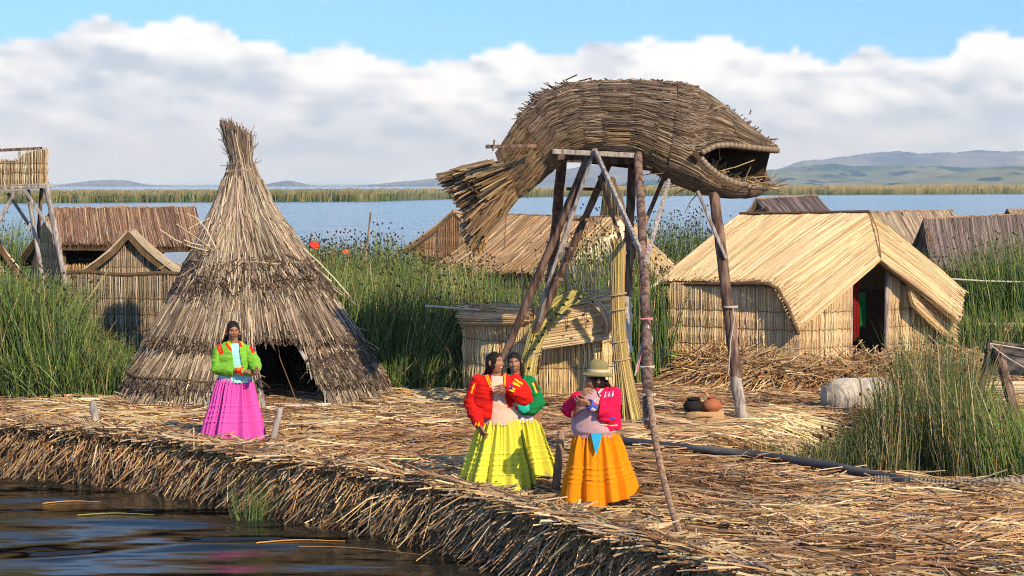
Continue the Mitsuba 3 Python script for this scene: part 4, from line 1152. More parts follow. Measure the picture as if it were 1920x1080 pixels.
# ladder under the fish
k = thing('ladder', 'dark wooden ladder leaning up to the reed fish platform', 'ladder')
l0, l1 = at(945, 655, 26.6), at(1108, 284, 26.0)
part(k, 'rail', tube(np.linspace(l0 - [0.02, 0, 0.15], l1, 16), 0.055, 8, wob=0.2, seed=6), 'm_wood', 50)
q0, q1 = at(1020, 585, 27.1), at(1148, 292, 26.7)
part(k, 'rail', tube(np.linspace(q0 + (q0 - q1) * 0.35, q1, 16), 0.05, 8, wob=0.2, seed=7), 'm_wood', 50)
part(k, 'rail_board', plank(at(1018, 560, 26.5), at(1114, 280, 25.85), 0.085, 0.045, (1, 0, 0)), 'm_gray')
part(k, 'rail_board', plank(at(1050, 485, 26.35), at(1096, 330, 26.1), 0.075, 0.04, (1, 0, 0)), 'm_gray')
part(k, 'rail_board', plank(at(1012, 600, 26.7), at(1036, 500, 26.4), 0.075, 0.04, (1, 0, 0)), 'm_gray')
for (x0, x1, y) in ((1066, 1124, 354), (1066, 1104, 411), (1032, 1076, 466), (1002, 1052, 523)):
    part(k, 'rung', plank(at(x0, y, 26.35), at(x1, y + 1, 26.75), 0.045, 0.09, (0, 1, 0)), 'm_wood')

# leaning pole with its foot near the front edge
k = thing('leaning_pole', 'long thin brown pole slanting from the tower leg to the straw at the front', 'pole')
part(k, 'shaft', pole(on_leg(735) + [0.01, -0.08, 0], gnd(1289, 1040) + [0, 0, 0.0], 0.036, 0.028, n=24, wob=0.2, bend=0.03, seed=8), 'm_tan_wood', 50)

# the reed fish
k = thing('reed_fish', 'huge open-mouthed fish woven from brown reeds on top of the tower', 'sculpture')
ST = np.array([  # top x, y, bottom x, y, half width (m)
    (930, 292, 958, 376, 0.20), (946, 270, 993, 352, 0.30), (976, 222, 1034, 316, 0.42), (1014, 183, 1062, 294, 0.52), (1064, 163, 1092, 286, 0.58), (1122, 157, 1130, 287, 0.62),
    (1200, 156, 1190, 294, 0.64), (1262, 159, 1240, 327, 0.64), (1308, 168, 1288, 349, 0.62)], float)
sT = np.array([at(a, b, YF) for a, b in ST[:, :2]]); sB = np.array([at(a, b, YF) for a, b in ST[:, 2:4]]); sW = ST[:, 4]
si = np.arange(len(ST))


def body(s, ph, off=0.0):
    tp = np.stack([np.interp(s, si, sT[:, i]) for i in range(3)], -1)
    bt = np.stack([np.interp(s, si, sB[:, i]) for i in range(3)], -1)
    w = np.interp(s, si, sW)
    c, h = (tp + bt) / 2, (tp - bt) / 2
    hl = np.linalg.norm(h, axis=-1)
    h = h * (1 + off / hl)[..., None]
    cs, sn = np.cos(ph), np.sin(ph)
    f = (np.abs(cs) ** 2.5 + np.abs(sn) ** 2.5) ** (-1 / 2.5)
    return c + h * (cs * f)[..., None] + np.stack([0 * s, -(w + off) * sn * f, 0 * s], -1)


# jaws: upper dome and lower bowl, split along the mouth line
UJ = np.array([(1308, 168, 1303, 290, 0.62), (1338, 188, 1333, 275, 0.58), (1366, 210, 1362, 273, 0.50), (1390, 229, 1388, 276, 0.40), (1424, 256, 1423, 279, 0.25), (1446, 271, 1446, 281, 0.12), (1457, 276, 1457, 282, 0.03)], float)
LJ = np.array([(1303, 295, 1288, 349, 0.62), (1320, 314, 1312, 358, 0.62), (1342, 331, 1336, 363, 0.56), (1372, 344, 1368, 367, 0.46), (1402, 350, 1398, 367, 0.34), (1428, 351, 1424, 363, 0.20), (1442, 347, 1440, 355, 0.05)], float)


def jaw(D, s, ph, off=0.0, sgn=1):
    out = jaw0(D, np.maximum(s, 0), ph, off, sgn)
    pb = ph * 1.9 / (np.pi / 2) if sgn > 0 else np.pi - ph * (np.pi - 1.9) / (np.pi / 2)
    return np.where((s < 0)[..., None], body(8 + np.minimum(s, 0), pb + 0 * s, off + 0.01), out)


def jaw0(D, s, ph, off=0.0, sgn=1):
    i = np.arange(len(D))
    tp = at3(np.interp(s, i, D[:, 0]), np.interp(s, i, D[:, 1])); bt = at3(np.interp(s, i, D[:, 2]), np.interp(s, i, D[:, 3]))
    w = np.interp(s, i, D[:, 4])
    lip, far = (bt, tp) if sgn > 0 else (tp, bt)
    h = far - lip
    hl = np.linalg.norm(h, axis=-1)
    h = h * (1 + off / np.maximum(hl, 0.05))[..., None]
    rise = np.clip(s / (len(D) - 1), 0, 1) * 0.0
    return lip + h * np.abs(np.cos(ph))[..., None] ** 0.75 + np.stack([0 * s, -(w + off) * np.sin(ph), rise], -1)


def at3(x, y):
    return np.stack([(x - 960) / F * YF, np.full_like(x, YF), 0 * x], -1) * 1 + np.stack([0 * x, 0 * x, CAM[2] + YF * (FW[2] - (y - 540) / F * UP[2]) / (FW[1] - (y - 540) / F * UP[1])], -1) + np.stack([(x - 960) / F * YF * (1 / (FW[1] - (y - 540) / F * UP[1]) - 1), 0 * x, 0 * x], -1)


S, PH = np.meshgrid(np.linspace(0, 8, 50), np.linspace(-np.pi, np.pi, 49), indexing='ij')
Vb, fbf = grid(body(S, PH, -0.03))
S1, P1 = np.meshgrid(np.linspace(0.0, 6, 30), np.linspace(-np.pi / 2, np.pi / 2, 25), indexing='ij')
Vu, fu = grid(jaw(UJ, S1, P1, -0.03, 1)); Vl, fl = grid(jaw(LJ, S1, P1, -0.03, -1))
core = Bag().add(Vb, fbf, (0, 0, 0)).add(Vu, fu, (0, 0, 0)).add(Vl, fl, (0, 0, 0)).mesh()
part(k, 'body', (core[0], core[1]), 'm_fishbase', False)
FB = [(0.20, 0.148, 0.105), (0.145, 0.105, 0.075), (0.095, 0.068, 0.049), (0.28, 0.215, 0.155), (0.055, 0.040, 0.030)]
FT = [(0.31, 0.215, 0.115), (0.24, 0.155, 0.08), (0.17, 0.105, 0.055), (0.38, 0.285, 0.17), (0.10, 0.062, 0.035)]


def cover(fn, s0, s1, tiers, per, phr, mixlow, bagx):
    for t_ in range(tiers):
        a, b = s0 + (s1 - s0) * t_ / tiers, s0 + (s1 - s0) * (t_ + 1) / tiers
        n = per
        ph = r3.uniform(*phr, n)
        u0 = a - (b - a) * r3.uniform(0.0, 0.25, n); u1 = b + (b - a) * r3.uniform(-0.05, 0.12, n)
        t = np.linspace(0, 1, 4)[None]
        s = np.clip(u1[:, None] * (1 - t) + u0[:, None] * t, min(s0, s1), max(s0, s1))
        dph = r3.normal(size=(n, 1)) * 0.05
        P = fn(s, ph[:, None] + dph * (t - 0.5), r3.uniform(0.0, 0.03, (n, 1)) + 0.014 * t)
        low = np.clip((np.abs(ph) - 1.75) * 2.2 + 0.3 * r3.normal(size=n), 0, 1)[:, None] if mixlow is None else np.full((n, 1), mixlow)
        C = pal(n, FB, [3, 4, 3.5, 1.6, 2], 0.16, r3) * (1 - low) + pal(n, FT, [3, 4, 3, 2, 1], 0.16, r3) * low
        C = C * (0.75 + 0.5 * meshkit.fbm(np.stack([ph * 2.5, 0 * ph + t_, 0 * ph], -1), 3, 5))[:, None]
        C4 = np.stack([C, C, C, C * 0.8], 1)
        bagx.add(*strands(P, r3.uniform(0.004, 0.009, n)[:, None] * np.array([1, 1, 0.9, 0.6])[None], C4.reshape(n, 4, 3), 3, r3))


bag = Bag(); cover(body, 2.0, 8.2, 8, 1250, (-np.pi, np.pi), None, bag)
bag.part(k, 'body__scales', kind='stuff')
bag = Bag(); cover(body, 0.0, 2.4, 5, 600, (-np.pi, np.pi), 0.75, bag)
bag.part(k, 'tail_root', kind='stuff')
bag = Bag(); cover(lambda s, p, o: jaw(UJ, s, p, o, 1), -0.9, 6.0, 4, 900, (-np.pi / 2, np.pi / 2), 0.12, bag); bag.part(k, 'upper_jaw', kind='stuff')
bag = Bag(); cover(lambda s, p, o: jaw(LJ, s, p, o, -1), -0.9, 6.0, 4, 750, (-np.pi / 2, np.pi / 2), 0.55, bag); bag.part(k, 'lower_jaw', kind='stuff')


def lip(D, sgn, name, rad):
    s = np.concatenate([np.linspace(0.1, 5.9, 40), np.linspace(5.9, 0.1, 40)])
    ph = np.concatenate([np.full(40, np.pi / 2), np.full(40, -np.pi / 2)])
    p = jaw(D, s, ph, 0.01, sgn)
    m = tube(p, rad, 7)
    V = m.vertices
    C = np.zeros((len(V), 3))
    st = (np.arange(80) % 2)[:, None]
    ring_c = np.where(st == 1, np.array([[0.27, 0.215, 0.155]]), np.array([[0.13, 0.095, 0.062]]))
    C[:560] = np.repeat(ring_c, 7, 0); C[560:] = 0.3
    q = np.repeat((np.arange(80) % 2) * 0.16 + 0.92, 7)
    ctr = np.repeat(p, 7, 0)
    V = V.copy(); V[:560] = ctr + (V[:560] - ctr) * q[:, None]
    part(k, name, (V, m.faces), 'm_straw', True, C)


q = np.linspace(0.0, 5.2, 24); hz2 = np.full(24, np.pi / 2)
pu, pl = jaw(UJ, q, -hz2, -0.03, 1), jaw(LJ, q, -hz2, -0.03, -1)
part(k, 'mouth_lining', slab(np.stack([pu + [0, 0, 0.05], (pu + pl) / 2 + [0, 0.05, 0], pl - [0, 0, 0.05]], 1), 0.03, np.broadcast_to(np.array([0.0, -1.0, 0]), (24, 3, 3))), 'm_fishbase')
Sx, Px = np.meshgrid(np.linspace(0, 1, 8), np.linspace(-np.pi, np.pi, 33), indexing='ij')
rm = body(np.full_like(Px, 7.6), Px, -0.08); cm_ = rm.mean((0, 1))
part(k, 'throat', slab(cm_ + (rm - cm_) * Sx[..., None], 0.03, np.broadcast_to(np.array([1.0, 0, 0]), Sx.shape + (3,))), 'm_fishbase')
lip(UJ, 1, 'upper_lip', 0.042); lip(LJ, -1, 'lower_lip', 0.045)
ed = np.array([at(1416, 284, YF + 0.25), at(1424, 300, YF + 0.3), at(1432, 322, YF + 0.25), at(1441, 346, YF + 0.02)])
part(k, 'mouth_edge', tube(np.array([np.interp(np.linspace(0, 3, 16), np.arange(4), ed[:, i]) for i in range(3)]).T, 0.04, 7, wob=0.2), 'm_wood')
ed = np.array([at(1308, 288, YF - 0.66), at(1300, 291, YF - 0.68), at(1310, 300, YF - 0.66)])
part(k, 'mouth_corner', tube(ed, 0.055, 7, wob=0.3), 'm_fishbase')
# straw inside the mouth
n = 260
x = r3.uniform(1318, 1436, n); yl = np.interp(x, LJ[:, 0], LJ[:, 1])
A = np.array([at(a, b + 2, YF + d) for a, b, d in zip(x, yl, r3.uniform(-0.35, 0.35, n))])
D = np.stack([r3.normal(size=n), r3.normal(size=n) * 0.6, np.abs(r3.normal(size=n)) * 0.35], -1)
bag = Bag().add(*straight(A, A + unit(D) * r3.uniform(0.1, 0.35, n)[:, None], 0.007, pal(n, FT + STRAW[:2], r=r3), bend=0.08, m=3, r=r3))
for (a, b, c, d) in ((1345, 322, 1415, 300), (1400, 345, 1460, 334), (1380, 338, 1440, 330), (1350, 300, 1352, 268), (1395, 348, 1408, 312), (1425, 348, 1480, 366), (1420, 346, 1470, 352)):
    bag.add(*straight([at(a, b, YF - 0.2)], [at(c, d, YF - 0.4)], 0.008, [(0.5, 0.38, 0.18)], bend=0.03, m=3, r=r3))
bag.part(k, 'mouth_straw', kind='stuff')
# gill line and eye outline: stitched cord lying on the side
for pts in ([(1236, 226), (1262, 228), (1284, 234), (1298, 246), (1308, 256), (1322, 266)], [(1250, 249), (1270, 253), (1288, 250), (1300, 245)], [(1312, 230), (1325, 214), (1340, 203), (1356, 198), (1370, 202)], [(1230, 170), (1262, 184), (1280, 202), (1290, 216)]):
    pts = np.array(pts, float)
    t = np.linspace(0, len(pts) - 1, 24)
    X, Yp = np.interp(t, np.arange(len(pts)), pts[:, 0]), np.interp(t, np.arange(len(pts)), pts[:, 1])
    P = []
    for a, b in zip(X, Yp):     # drop the cord onto the flank that faces the front
        z = at(a, b, YF)
        s_ = np.interp(z[0], sT[:, 0] * 0.5 + sB[:, 0] * 0.5, si) if z[0] < sT[-1, 0] else 8
        tpz, btz = np.interp(s_, si, sT[:, 2]), np.interp(s_, si, sB[:, 2])
        hh = np.clip(abs((z[2] - (tpz + btz) / 2) / ((tpz - btz) / 2)), 0, 0.97)
        if z[0] >= sT[-1, 0]:
            s_ = np.interp(z[0], [sT[-1, 0], at(1457, 276, YF)[0]], [0, 6]); hh = np.clip((z[2] - at(1400, 278, YF)[2]) / 0.75, 0, 0.95)
            w_ = np.interp(s_, np.arange(7), UJ[:, 4])
        else:
            w_ = np.interp(s_, si, sW)
        P.append(at(a, b, YF - w_ * (1 - hh ** 2.4) ** (1 / 2.4) - 0.06))
    part(k, 'stitched_cord', tube(np.array(P) + [0, 0.03, 0], 0.009, 5, wob=0.3), 'm_cord2')
# ragged crest on the back and stray stems
n = 700
s = r3.uniform(3.2, 8.0, n); ph = r3.normal(size=n) * 0.28
A = body(s, ph, 0.01); B = body(np.clip(s + r3.normal(size=n) * 0.35, 0, 8), ph + r3.normal(size=n) * 0.2, 0.02 + np.abs(r3.normal(size=n)) * 0.018)
bag = Bag().add(*straight(A, B, r3.uniform(0.007, 0.013, n), pal(n, [(0.16, 0.09, 0.06), (0.24, 0.16, 0.10), (0.11, 0.06, 0.042), (0.34, 0.25, 0.15)], r=r3), r=r3))
n = 170
s = r3.uniform(2.0, 4.2, n); ph = r3.normal(size=n) * 0.35
A = body(s, ph, 0.0); B = body(s - r3.uniform(0.1, 0.35, n), ph, 0.03 + np.abs(r3.normal(size=n)) * 0.06)
bag.add(*straight(A, B, 0.009, pal(n, FB, r=r3), r=r3))
n = 150                          # bristles behind the head
x = r3.uniform(1345, 1450, n)
A = np.array([at(a, np.interp(a, UJ[:, 0], UJ[:, 1]) + 3, YF + d) for a, d in zip(x, r3.normal(size=n) * 0.1)])
B = A + np.stack([r3.uniform(-0.02, 0.10, n), 0 * x, r3.uniform(-0.04, 0.10, n)], -1)
bag.add(*straight(A, B, 0.008, pal(n, FB + FT[:1], r=r3), r=r3))
for (a, b, c, d) in ((1060, 150, 1082, 140), (1085, 152, 1110, 146), (1405, 215, 1408, 206), (1440, 262, 1458, 260)):
    bag.add(*straight([at(a, b, YF)], [at(c, d, YF)], 0.011, [(0.08, 0.05, 0.035)], r=r3))
n = 60                           # wisps under the belly
x = r3.uniform(1195, 1330, n)
A = np.array([at(a, np.interp(a, ST[:, 2], ST[:, 3]) - 4, YF + d) for a, d in zip(x, r3.uniform(-0.5, 0.2, n))])
B = A + np.stack([r3.normal(size=n) * 0.22 + 0.08, r3.normal(size=n) * 0.1, -r3.uniform(0.0, 0.12, n)], -1)
bag.add(*straight(A, B, 0.007, pal(n, FB + FT, r=r3), r=r3))
for (a, b, c, d) in ((1310, 362, 1284, 400), (1290, 352, 1250, 372), (1040, 300, 1048, 320), (1025, 300, 1030, 322), (950, 372, 945, 470), (968, 350, 960, 372), (985, 340, 990, 372)):
    bag.add(*straight([at(a, b, YF - 0.2)], [at(c, d, YF - 0.25)], 0.008, [(0.20, 0.135, 0.08)], bend=0.05, m=3, r=r3))
bag.part(k, 'stray_stems', kind='stuff')
# the tail: layered fans of stems
bag = Bag()


def fan(n, roots, tips, dep, off, cols, w=None):
    u = r3.uniform(0, 1, n)
    i = np.linspace(0, 1, len(roots))
    rx, ry = np.interp(u, i, [q[0] for q in roots]), np.interp(u, i, [q[1] for q in roots])
    i = np.linspace(0, 1, len(tips))
    tx, ty = np.interp(u, i, [q[0] for q in tips]) + r3.normal(size=n) * 3.5, np.interp(u, i, [q[1] for q in tips]) + r3.normal(size=n) * 3.5
    dy = r3.normal(size=n) * dep
    A = np.array([at(a, b, YF + d + off) for a, b, d in zip(rx, ry, dy)])
    B = np.array([at(a, b, YF + d * 1.5 + off) for a, b, d in zip(tx, ty, dy)])
    l = r3.uniform(0.75, 1.05, (n, 1))
    B = A + (B - A) * l
    C = pal(n, cols, w, 0.16, r3)
    bag.add(*straight(A, B, r3.uniform(0.008, 0.014, n), C, bend=0.025, m=3, r=r3))


fan(520, [(955, 300), (962, 345)], [(872, 322), (905, 392)], 0.12, -0.02, FT, [3, 3, 3, 2, 2])
fan(430, [(915, 300), (930, 345)], [(818, 332), (834, 345), (850, 366), (866, 392)], 0.07, 0.0, FT + FB[:2])
fan(330, [(925, 300), (935, 318)], [(850, 318), (868, 345)], 0.08, -0.1, FT)
fan(420, [(935, 340), (968, 362)], [(868, 398), (872, 440), (888, 448)], 0.09, 0.0, FT + FB[:2])
fan(420, [(940, 350), (972, 372)], [(872, 446), (890, 468), (908, 440)], 0.09, -0.1, FT, [3, 4, 3, 2, 2])
fan(120, [(905, 420), (918, 424)], [(880, 462), (896, 480), (912, 446)], 0.05, -0.1, [(0.44, 0.26, 0.11), (0.38, 0.22, 0.09)])
bag.part(k, 'tail_fin', kind='stuff')
for (a, b) in (((878, 345), (905, 365)), ((868, 340), (880, 356))):
    pass
part(k, 'tail_cord', tube(np.array([at(870, 322, YF - 0.24), at(880, 350, YF - 0.27), at(905, 368, YF - 0.28), at(935, 356, YF - 0.3)]), 0.011, 5), 'm_base')
part(k, 'tail_cord', tube(np.array([at(893, 356, YF - 0.24), at(905, 400, YF - 0.26), at(905, 425, YF - 0.24)]), 0.010, 5), 'm_base')

# ------------------------------------------------------------------ woven enclosure with its reed arch
k = thing('reed_enclosure', 'low round enclosure of pale woven reeds under the fish tower', 'enclosure')
EY = 28.35
pth = [at(868, 700, 29.4)[:2], at(905, 700, 29.0)[:2], at(960, 700, 28.6)[:2], at(1020, 700, 28.35)[:2], at(1085, 700, 28.3)[:2], at(1151, 700, 28.6)[:2]]
tp_ = lambda s: np.interp(s, [0, 0.3, 0.45, 0.52, 0.60, 0.72, 0.9, 1.0], [3.75 - (590 - 348) * 29.2 / F, 3.75 - (592 - 348) * 28.6 / F, 1.8, 1.90, 2.06, 2.14, 2.14, 2.12])
zb_ = 0.45
rws = [zb_ + 0.22, zb_ + 0.60, zb_ + 0.97]
g, ties = mat_wall(pth, zb_, tp_, rws, 0.0175, [(0.62, 0.49, 0.27), (0.56, 0.42, 0.21), (0.50, 0.36, 0.17), (0.66, 0.55, 0.34)], r=r3, bulge=0.022)
part(k, 'wall', back_wall(pth, zb_, tp_), 'm_palebase'); g.part(k, 'wall__reeds', kind='stuff')
for t_ in ties:
    part(k, 'wall__tie_cord', t_, 'm_cord')
back = [pth[-1], at(1130, 700, 30.2)[:2], at(900, 700, 30.9)[:2], pth[0]]
part(k, 'wall', back_wall(back, zb_, lambda s: np.full_like(s, 1.45)), 'm_base')
# horizontal bundles: left rim and the roll that bends over the right half
bag = Bag()


def bundle(pts, rad, n, cols, twist=0.3, w=None, ends=0.06, r=None, bagx=None, spread=None, sr=(0.007, 0.012)):
    """Many long stems lying together along a smooth line."""
    r = r or r3
    pts = np.array(pts, float)
    m = 14
    t = np.linspace(0, len(pts) - 1, m)
    c = np.array([np.interp(t, np.arange(len(pts)), pts[:, i]) for i in range(3)]).T
    for _ in range(2):
        c[1:-1] = 0.25 * c[:-2] + 0.5 * c[1:-1] + 0.25 * c[2:]
    tg_ = unit(np.gradient(c, axis=0)); u = np.zeros_like(c); u[0] = unit(np.cross(tg_[0], [0.1, 1, 0.1]))
    for i in range(1, m):
        u[i] = unit(u[i - 1] - tg_[i] * np.dot(u[i - 1], tg_[i]))
    v = np.cross(tg_, u)
    a = r.uniform(0, 6.283, n); q = np.sqrt(r.uniform(0.15, 1, n))
    sp = np.interp(np.linspace(0, 1, m), np.linspace(0, 1, len(spread)), spread) if spread is not None else np.ones(m)
    ph = a[:, None] + twist * np.linspace(0, 1, m)[None] * r.normal(size=(n, 1))
    P = c[None] + (q[:, None] * sp[None] * rad)[..., None] * (np.cos(ph)[..., None] * u[None] + np.sin(ph)[..., None] * v[None])
    P[:, 0] -= tg_[0] * r.uniform(-0.3, 1, (n, 1)) * ends; P[:, -1] += tg_[-1] * r.uniform(-0.3, 1, (n, 1)) * ends
    bagx.add(*strands(P, r.uniform(*sr, n)[:, None] * np.ones((1, m)), pal(n, cols, w, 0.14, r), 3, r))


LX = lambda x, y, Y: at(x, y, Y)
bundle([LX(872, 592, 29.1), LX(920, 594, 28.8), LX(985, 596, 28.45)], 0.06, 90, PALE + GREYS[:1], bagx=bag, ends=0.15)
bundle([LX(870, 578, 29.2), LX(925, 580, 28.85), LX(992, 584, 28.45)], 0.065, 80, [(0.46, 0.30, 0.15), (0.54, 0.39, 0.20), (0.34, 0.20, 0.10), (0.62, 0.50, 0.30)], bagx=bag, ends=0.12, twist=0.6)
bundle([LX(868, 603, 29.15), LX(930, 604, 28.7), LX(975, 604, 28.4)], 0.06, 60, [(0.42, 0.28, 0.14), (0.52, 0.38, 0.20)], bagx=bag)
bag.part(k, 'rim_bundle', kind='stuff')
bag = Bag()
for j in range(8):
    y0 = 566 + j * 9
    bundle([LX(1058 - j * 6, y0 + 10 + j * 1.5, 28.12 - 0.015 * j), LX(1100, y0 + 2 + j, 28.1 - 0.02 * j), LX(1150, y0 - 8 + j * 1.0, 28.35 - 0.02 * j)], 0.055, 34, PALE, w=[4, 3, 1.5, 3, 0.4], bagx=bag, ends=0.03)
bundle([LX(1020, 636, 28.1), LX(1080, 634, 28.05), LX(1125, 620, 28.1), LX(1150, 606, 28.3)], 0.04, 40, [(0.5, 0.34, 0.16), (0.42, 0.27, 0.12)], bagx=bag)
bag.part(k, 'side_mat', kind='stuff')
for x in (1062, 1098, 1130):
    part(k, 'mat_tie', tube(np.array([LX(x, 575, 28.0), LX(x + 2, 600, 27.97), LX(x, 628, 27.98)]), 0.006, 4), 'm_cord')
bag = Bag()
bundle([LX(1112, 565, 28.0), LX(1128, 580, 27.95), LX(1140, 606, 27.95), LX(1138, 622, 28.0)], 0.06, 60, PALE, bagx=bag, ends=0.03)
bundle([LX(1100, 570, 28.15), LX(1125, 562, 28.1), LX(1155, 556, 28.3)], 0.06, 60, PALE, bagx=bag, ends=0.05)
bag.part(k, 'corner_roll', kind='stuff')
# loose light stems on top
bag = Bag()
n = 60
xx_ = r3.uniform(1060, 1150, n)
A = np.array([LX(a, 552 + 6 * r3.normal(), 28.2) for a in xx_]); B = A + np.stack([r3.normal(size=n) * 0.3, r3.normal(size=n) * 0.1, r3.normal(size=n) * 0.05], -1)
bag.add(*straight(A, B, 0.006, pal(n, PALE + [(0.6, 0.56, 0.5)], r=r3), r=r3))
n = 70
xx_ = r3.uniform(868, 990, n)
A = np.array([LX(a, 576 + 4 * r3.normal(), 28.8) for a in xx_]); B = A + np.stack([-r3.uniform(0.05, 0.35, n), r3.normal(size=n) * 0.1, r3.normal(size=n) * 0.04], -1)
bag.add(*straight(A, B, 0.006, pal(n, PALE + GREYS, r=r3), r=r3))
bag.part(k, 'loose_stems', kind='stuff')
k = thing('pale_stick', 'thin pale stick jutting left from the rim of the woven enclosure', 'stick')
put(k, pole(at(798, 573, 28.9), at(900, 581, 28.6), 0.016, 0.013, seed=3), 'm_pale_wood')

k = thing('reed_arch', 'curved yellow green reed bundle leaning against the front of the woven enclosure', 'reed bundle')
bag = Bag()
bundle([LX(985, 712, 26.95), LX(996, 660, 27.1), LX(1012, 614, 27.3), LX(1040, 575, 27.5), LX(1078, 556, 27.7)], 0.125, 230, [(0.42, 0.37, 0.11), (0.36, 0.32, 0.09), (0.50, 0.42, 0.15), (0.27, 0.23, 0.07)], bagx=bag, ends=0.15, spread=[1.15, 0.85, 1.1, 1.0, 0.7])
bag.part(k, 'stems', kind='stuff')
for s_ in (0.3, 0.33):
    c = LX(996 + 30 * (s_ - 0.3), 668 - 200 * (s_ - 0.3), 27.1)
    th = np.linspace(0, 6.6, 30)
    part(k, 'binding', tube(np.stack([c[0] + 0.125 * np.cos(th), c[1] + 0.125 * np.sin(th), c[2] + 0.03 * np.cos(th)], -1), 0.012, 5), 'm_cord2')
n = 0
bag = Bag()
for x, y in ((1008, 640), (1020, 615), (1040, 588), (1000, 655), (1030, 600), (990, 690), (1055, 572), (1015, 628), (1047, 590), (1062, 562), (1085, 560), (1098, 575), (1110, 566), (1092, 590), (1080, 618), (1100, 602), (1064, 612), (1004, 630)):
    m = trimesh.creation.icosphere(1, 0.02); m.vertices *= [1.2, 1, 0.8]
    c = LX(x + 2, y, 27.0 + (x - 990) / 110 * 0.75 - 0.14)
    bag.add(m.vertices + c, m.faces, (0.03, 0.017, 0.012))
bag.part(k, 'seed_heads', kind='stuff')
k = thing('spotted_pole', 'short pale pole with dark spots just right of the reed arch', 'pole')
put(k, pole(gnd(1000, 742), at(1013, 632, 27.4), 0.05, 0.045, seed=12), 'm_tan_wood', 50)

k = thing('standing_bundle', 'tall standing bundle of yellow reeds tied in several places right of the enclosure', 'reed bundle')
bag = Bag()
gb = gnd(1183, 797)
bundle([gb + [0, 0, -0.02], at(1172, 720, gb[1] + 0.15), at(1160, 640, gb[1] + 0.3), at(1158, 560, gb[1] + 0.4), at(1158, 465, gb[1] + 0.5)], 0.11, 210, [(0.46, 0.34, 0.14), (0.38, 0.30, 0.10), (0.52, 0.40, 0.19), (0.28, 0.18, 0.07)], bagx=bag, ends=0.12, spread=[1.9, 1.25, 0.95, 0.85, 0.8, 1.0])
bag.part(k, 'stems', kind='stuff')
for y in (580, 640, 674, 552):
    xx_ = np.interp(y, [455, 560, 640, 720, 797], [1158, 1158, 1160, 1172, 1183]); Yb_ = gb[1] + np.interp(y, [455, 560, 640, 720], [.5, .4, .3, .15])
    c = at(xx_, y, Yb_); th = np.linspace(0, 6.6, 30)
    part(k, 'binding', tube(np.stack([c[0] + 0.115 * np.cos(th), c[1] + 0.115 * np.sin(th), c[2] + 0.02 * np.cos(th)], -1), 0.013, 5), 'm_cord2')
k = thing('wrapped_pole', 'dark pole wrapped in torn pale plastic behind the standing reed bundle', 'pole')
part(k, 'shaft', pole(at(1176, 700, 27.5), at(1179, 470, 27.4), 0.045, seed=15), 'm_wood')
part(k, 'wrapping', tube(np.array([at(1177, y, 27.38) + [0.02 * math.sin(y), 0, 0] for y in range(556, 665, 9)]), 0.052, 8, wob=0.5), 'm_pale_wood')
# dry upright stems behind the enclosure
k = thing('dry_stems', kind='stuff', cat='dry reeds', label='upright dry yellow reed stems standing behind the woven enclosure')
bag = Bag()
for (x0, y0, x1, y1) in [(1078, 560, 1086, 478), (1098, 566, 1100, 490), (1118, 560, 1116, 494), (1135, 560, 1134, 492), (1146, 560, 1148, 498), (1066, 560, 1060, 470), (1072, 560, 1056, 468), (1076, 562, 1062, 455), (1084, 560, 1064, 480), (1090, 566, 1068, 505), (1150, 560, 1176, 474), (1170, 560, 1172, 478), (985, 570, 1000, 500), (990, 580, 980, 490), (995, 600, 1004, 520), (988, 600, 970, 540), (1000, 620, 990, 560), (1108, 560, 1110, 500), (1126, 560, 1124, 478)]:
    for _ in range(3):
        d = r3.normal(size=3) * 4
        bag.add(*straight([at(x0 + d[0], y0 + 40, 28.9 + 0.05 * d[1])], [at(x1 + d[0] + d[2] * 0.6, y1 + 6 * abs(d[1]) * 0.6, 28.9 + 0.08 * d[1])], 0.013, pal(1, PALE + [(0.40, 0.26, 0.10)], r=r3), 0.008, 0.03, 4, r=r3))
bag.put(k)
k = thing('reed_stook', 'brown conical stook of cut reeds standing behind the tower legs', 'reed bundle')
bag = Bag()
bundle([at(1150, 480, 42.5), at(1150, 410, 42.5), at(1148, 372, 42.5), at(1144, 340, 42.5)], 0.31, 260, [(0.15, 0.105, 0.05), (0.20, 0.15, 0.06), (0.10, 0.07, 0.035)], bagx=bag, ends=0.1, spread=[1.0, 1.0, 0.75, 0.35])
bag.part(k, 'stems', kind='stuff')

# ------------------------------------------------------------------ watch platform at the far left
k = thing('watch_platform', 'watch platform with a woven reed screen on grey legs at the left edge', 'tower')
YW = 33.6
for (a, b, r_, m_) in (((88, 352, YW - 0.6), (120, 516, YW - 0.9), 0.05, 'm_gray'), ((52, 356, YW - 0.3), (78, 512, YW - 0.4), 0.04, 'm_gray'), ((78, 352, YW + 0.8), (70, 470, YW + 0.9), 0.035, 'm_wood'), ((-70, 352, YW - 0.5), (-95, 520, YW - 0.7), 0.05, 'm_gray')):
    p0, p1 = at(*a), at(*b); p1 = p0 + (p1 - p0) * 1.25
    part(k, 'leg', pole(p0, p1, r_, seed=int(a[0]) + 90), m_, 50)
for (a, b) in (((46, 356, YW - 0.7), (105, 445, YW - 0.75)), ((30, 356, YW - 0.7), (-20, 450, YW - 0.7)), ((15, 362, YW + 0.5), (60, 430, YW + 0.5)), ((84, 356, YW + 0.4), (100, 400, YW + 0.3))):
    part(k, 'brace', plank(at(*a), at(*b), 0.06, 0.05, (1, 0, 0)), 'm_gray')
part(k, 'deck_beam', plank(at(-90, 354, YW - 0.6), at(98, 348, YW - 0.6), 0.07, 0.08, (0, 0, 1)), 'm_gray')
part(k, 'deck_beam', plank(at(-90, 350, YW + 0.8), at(92, 346, YW + 0.8), 0.07, 0.08, (0, 0, 1)), 'm_wood')
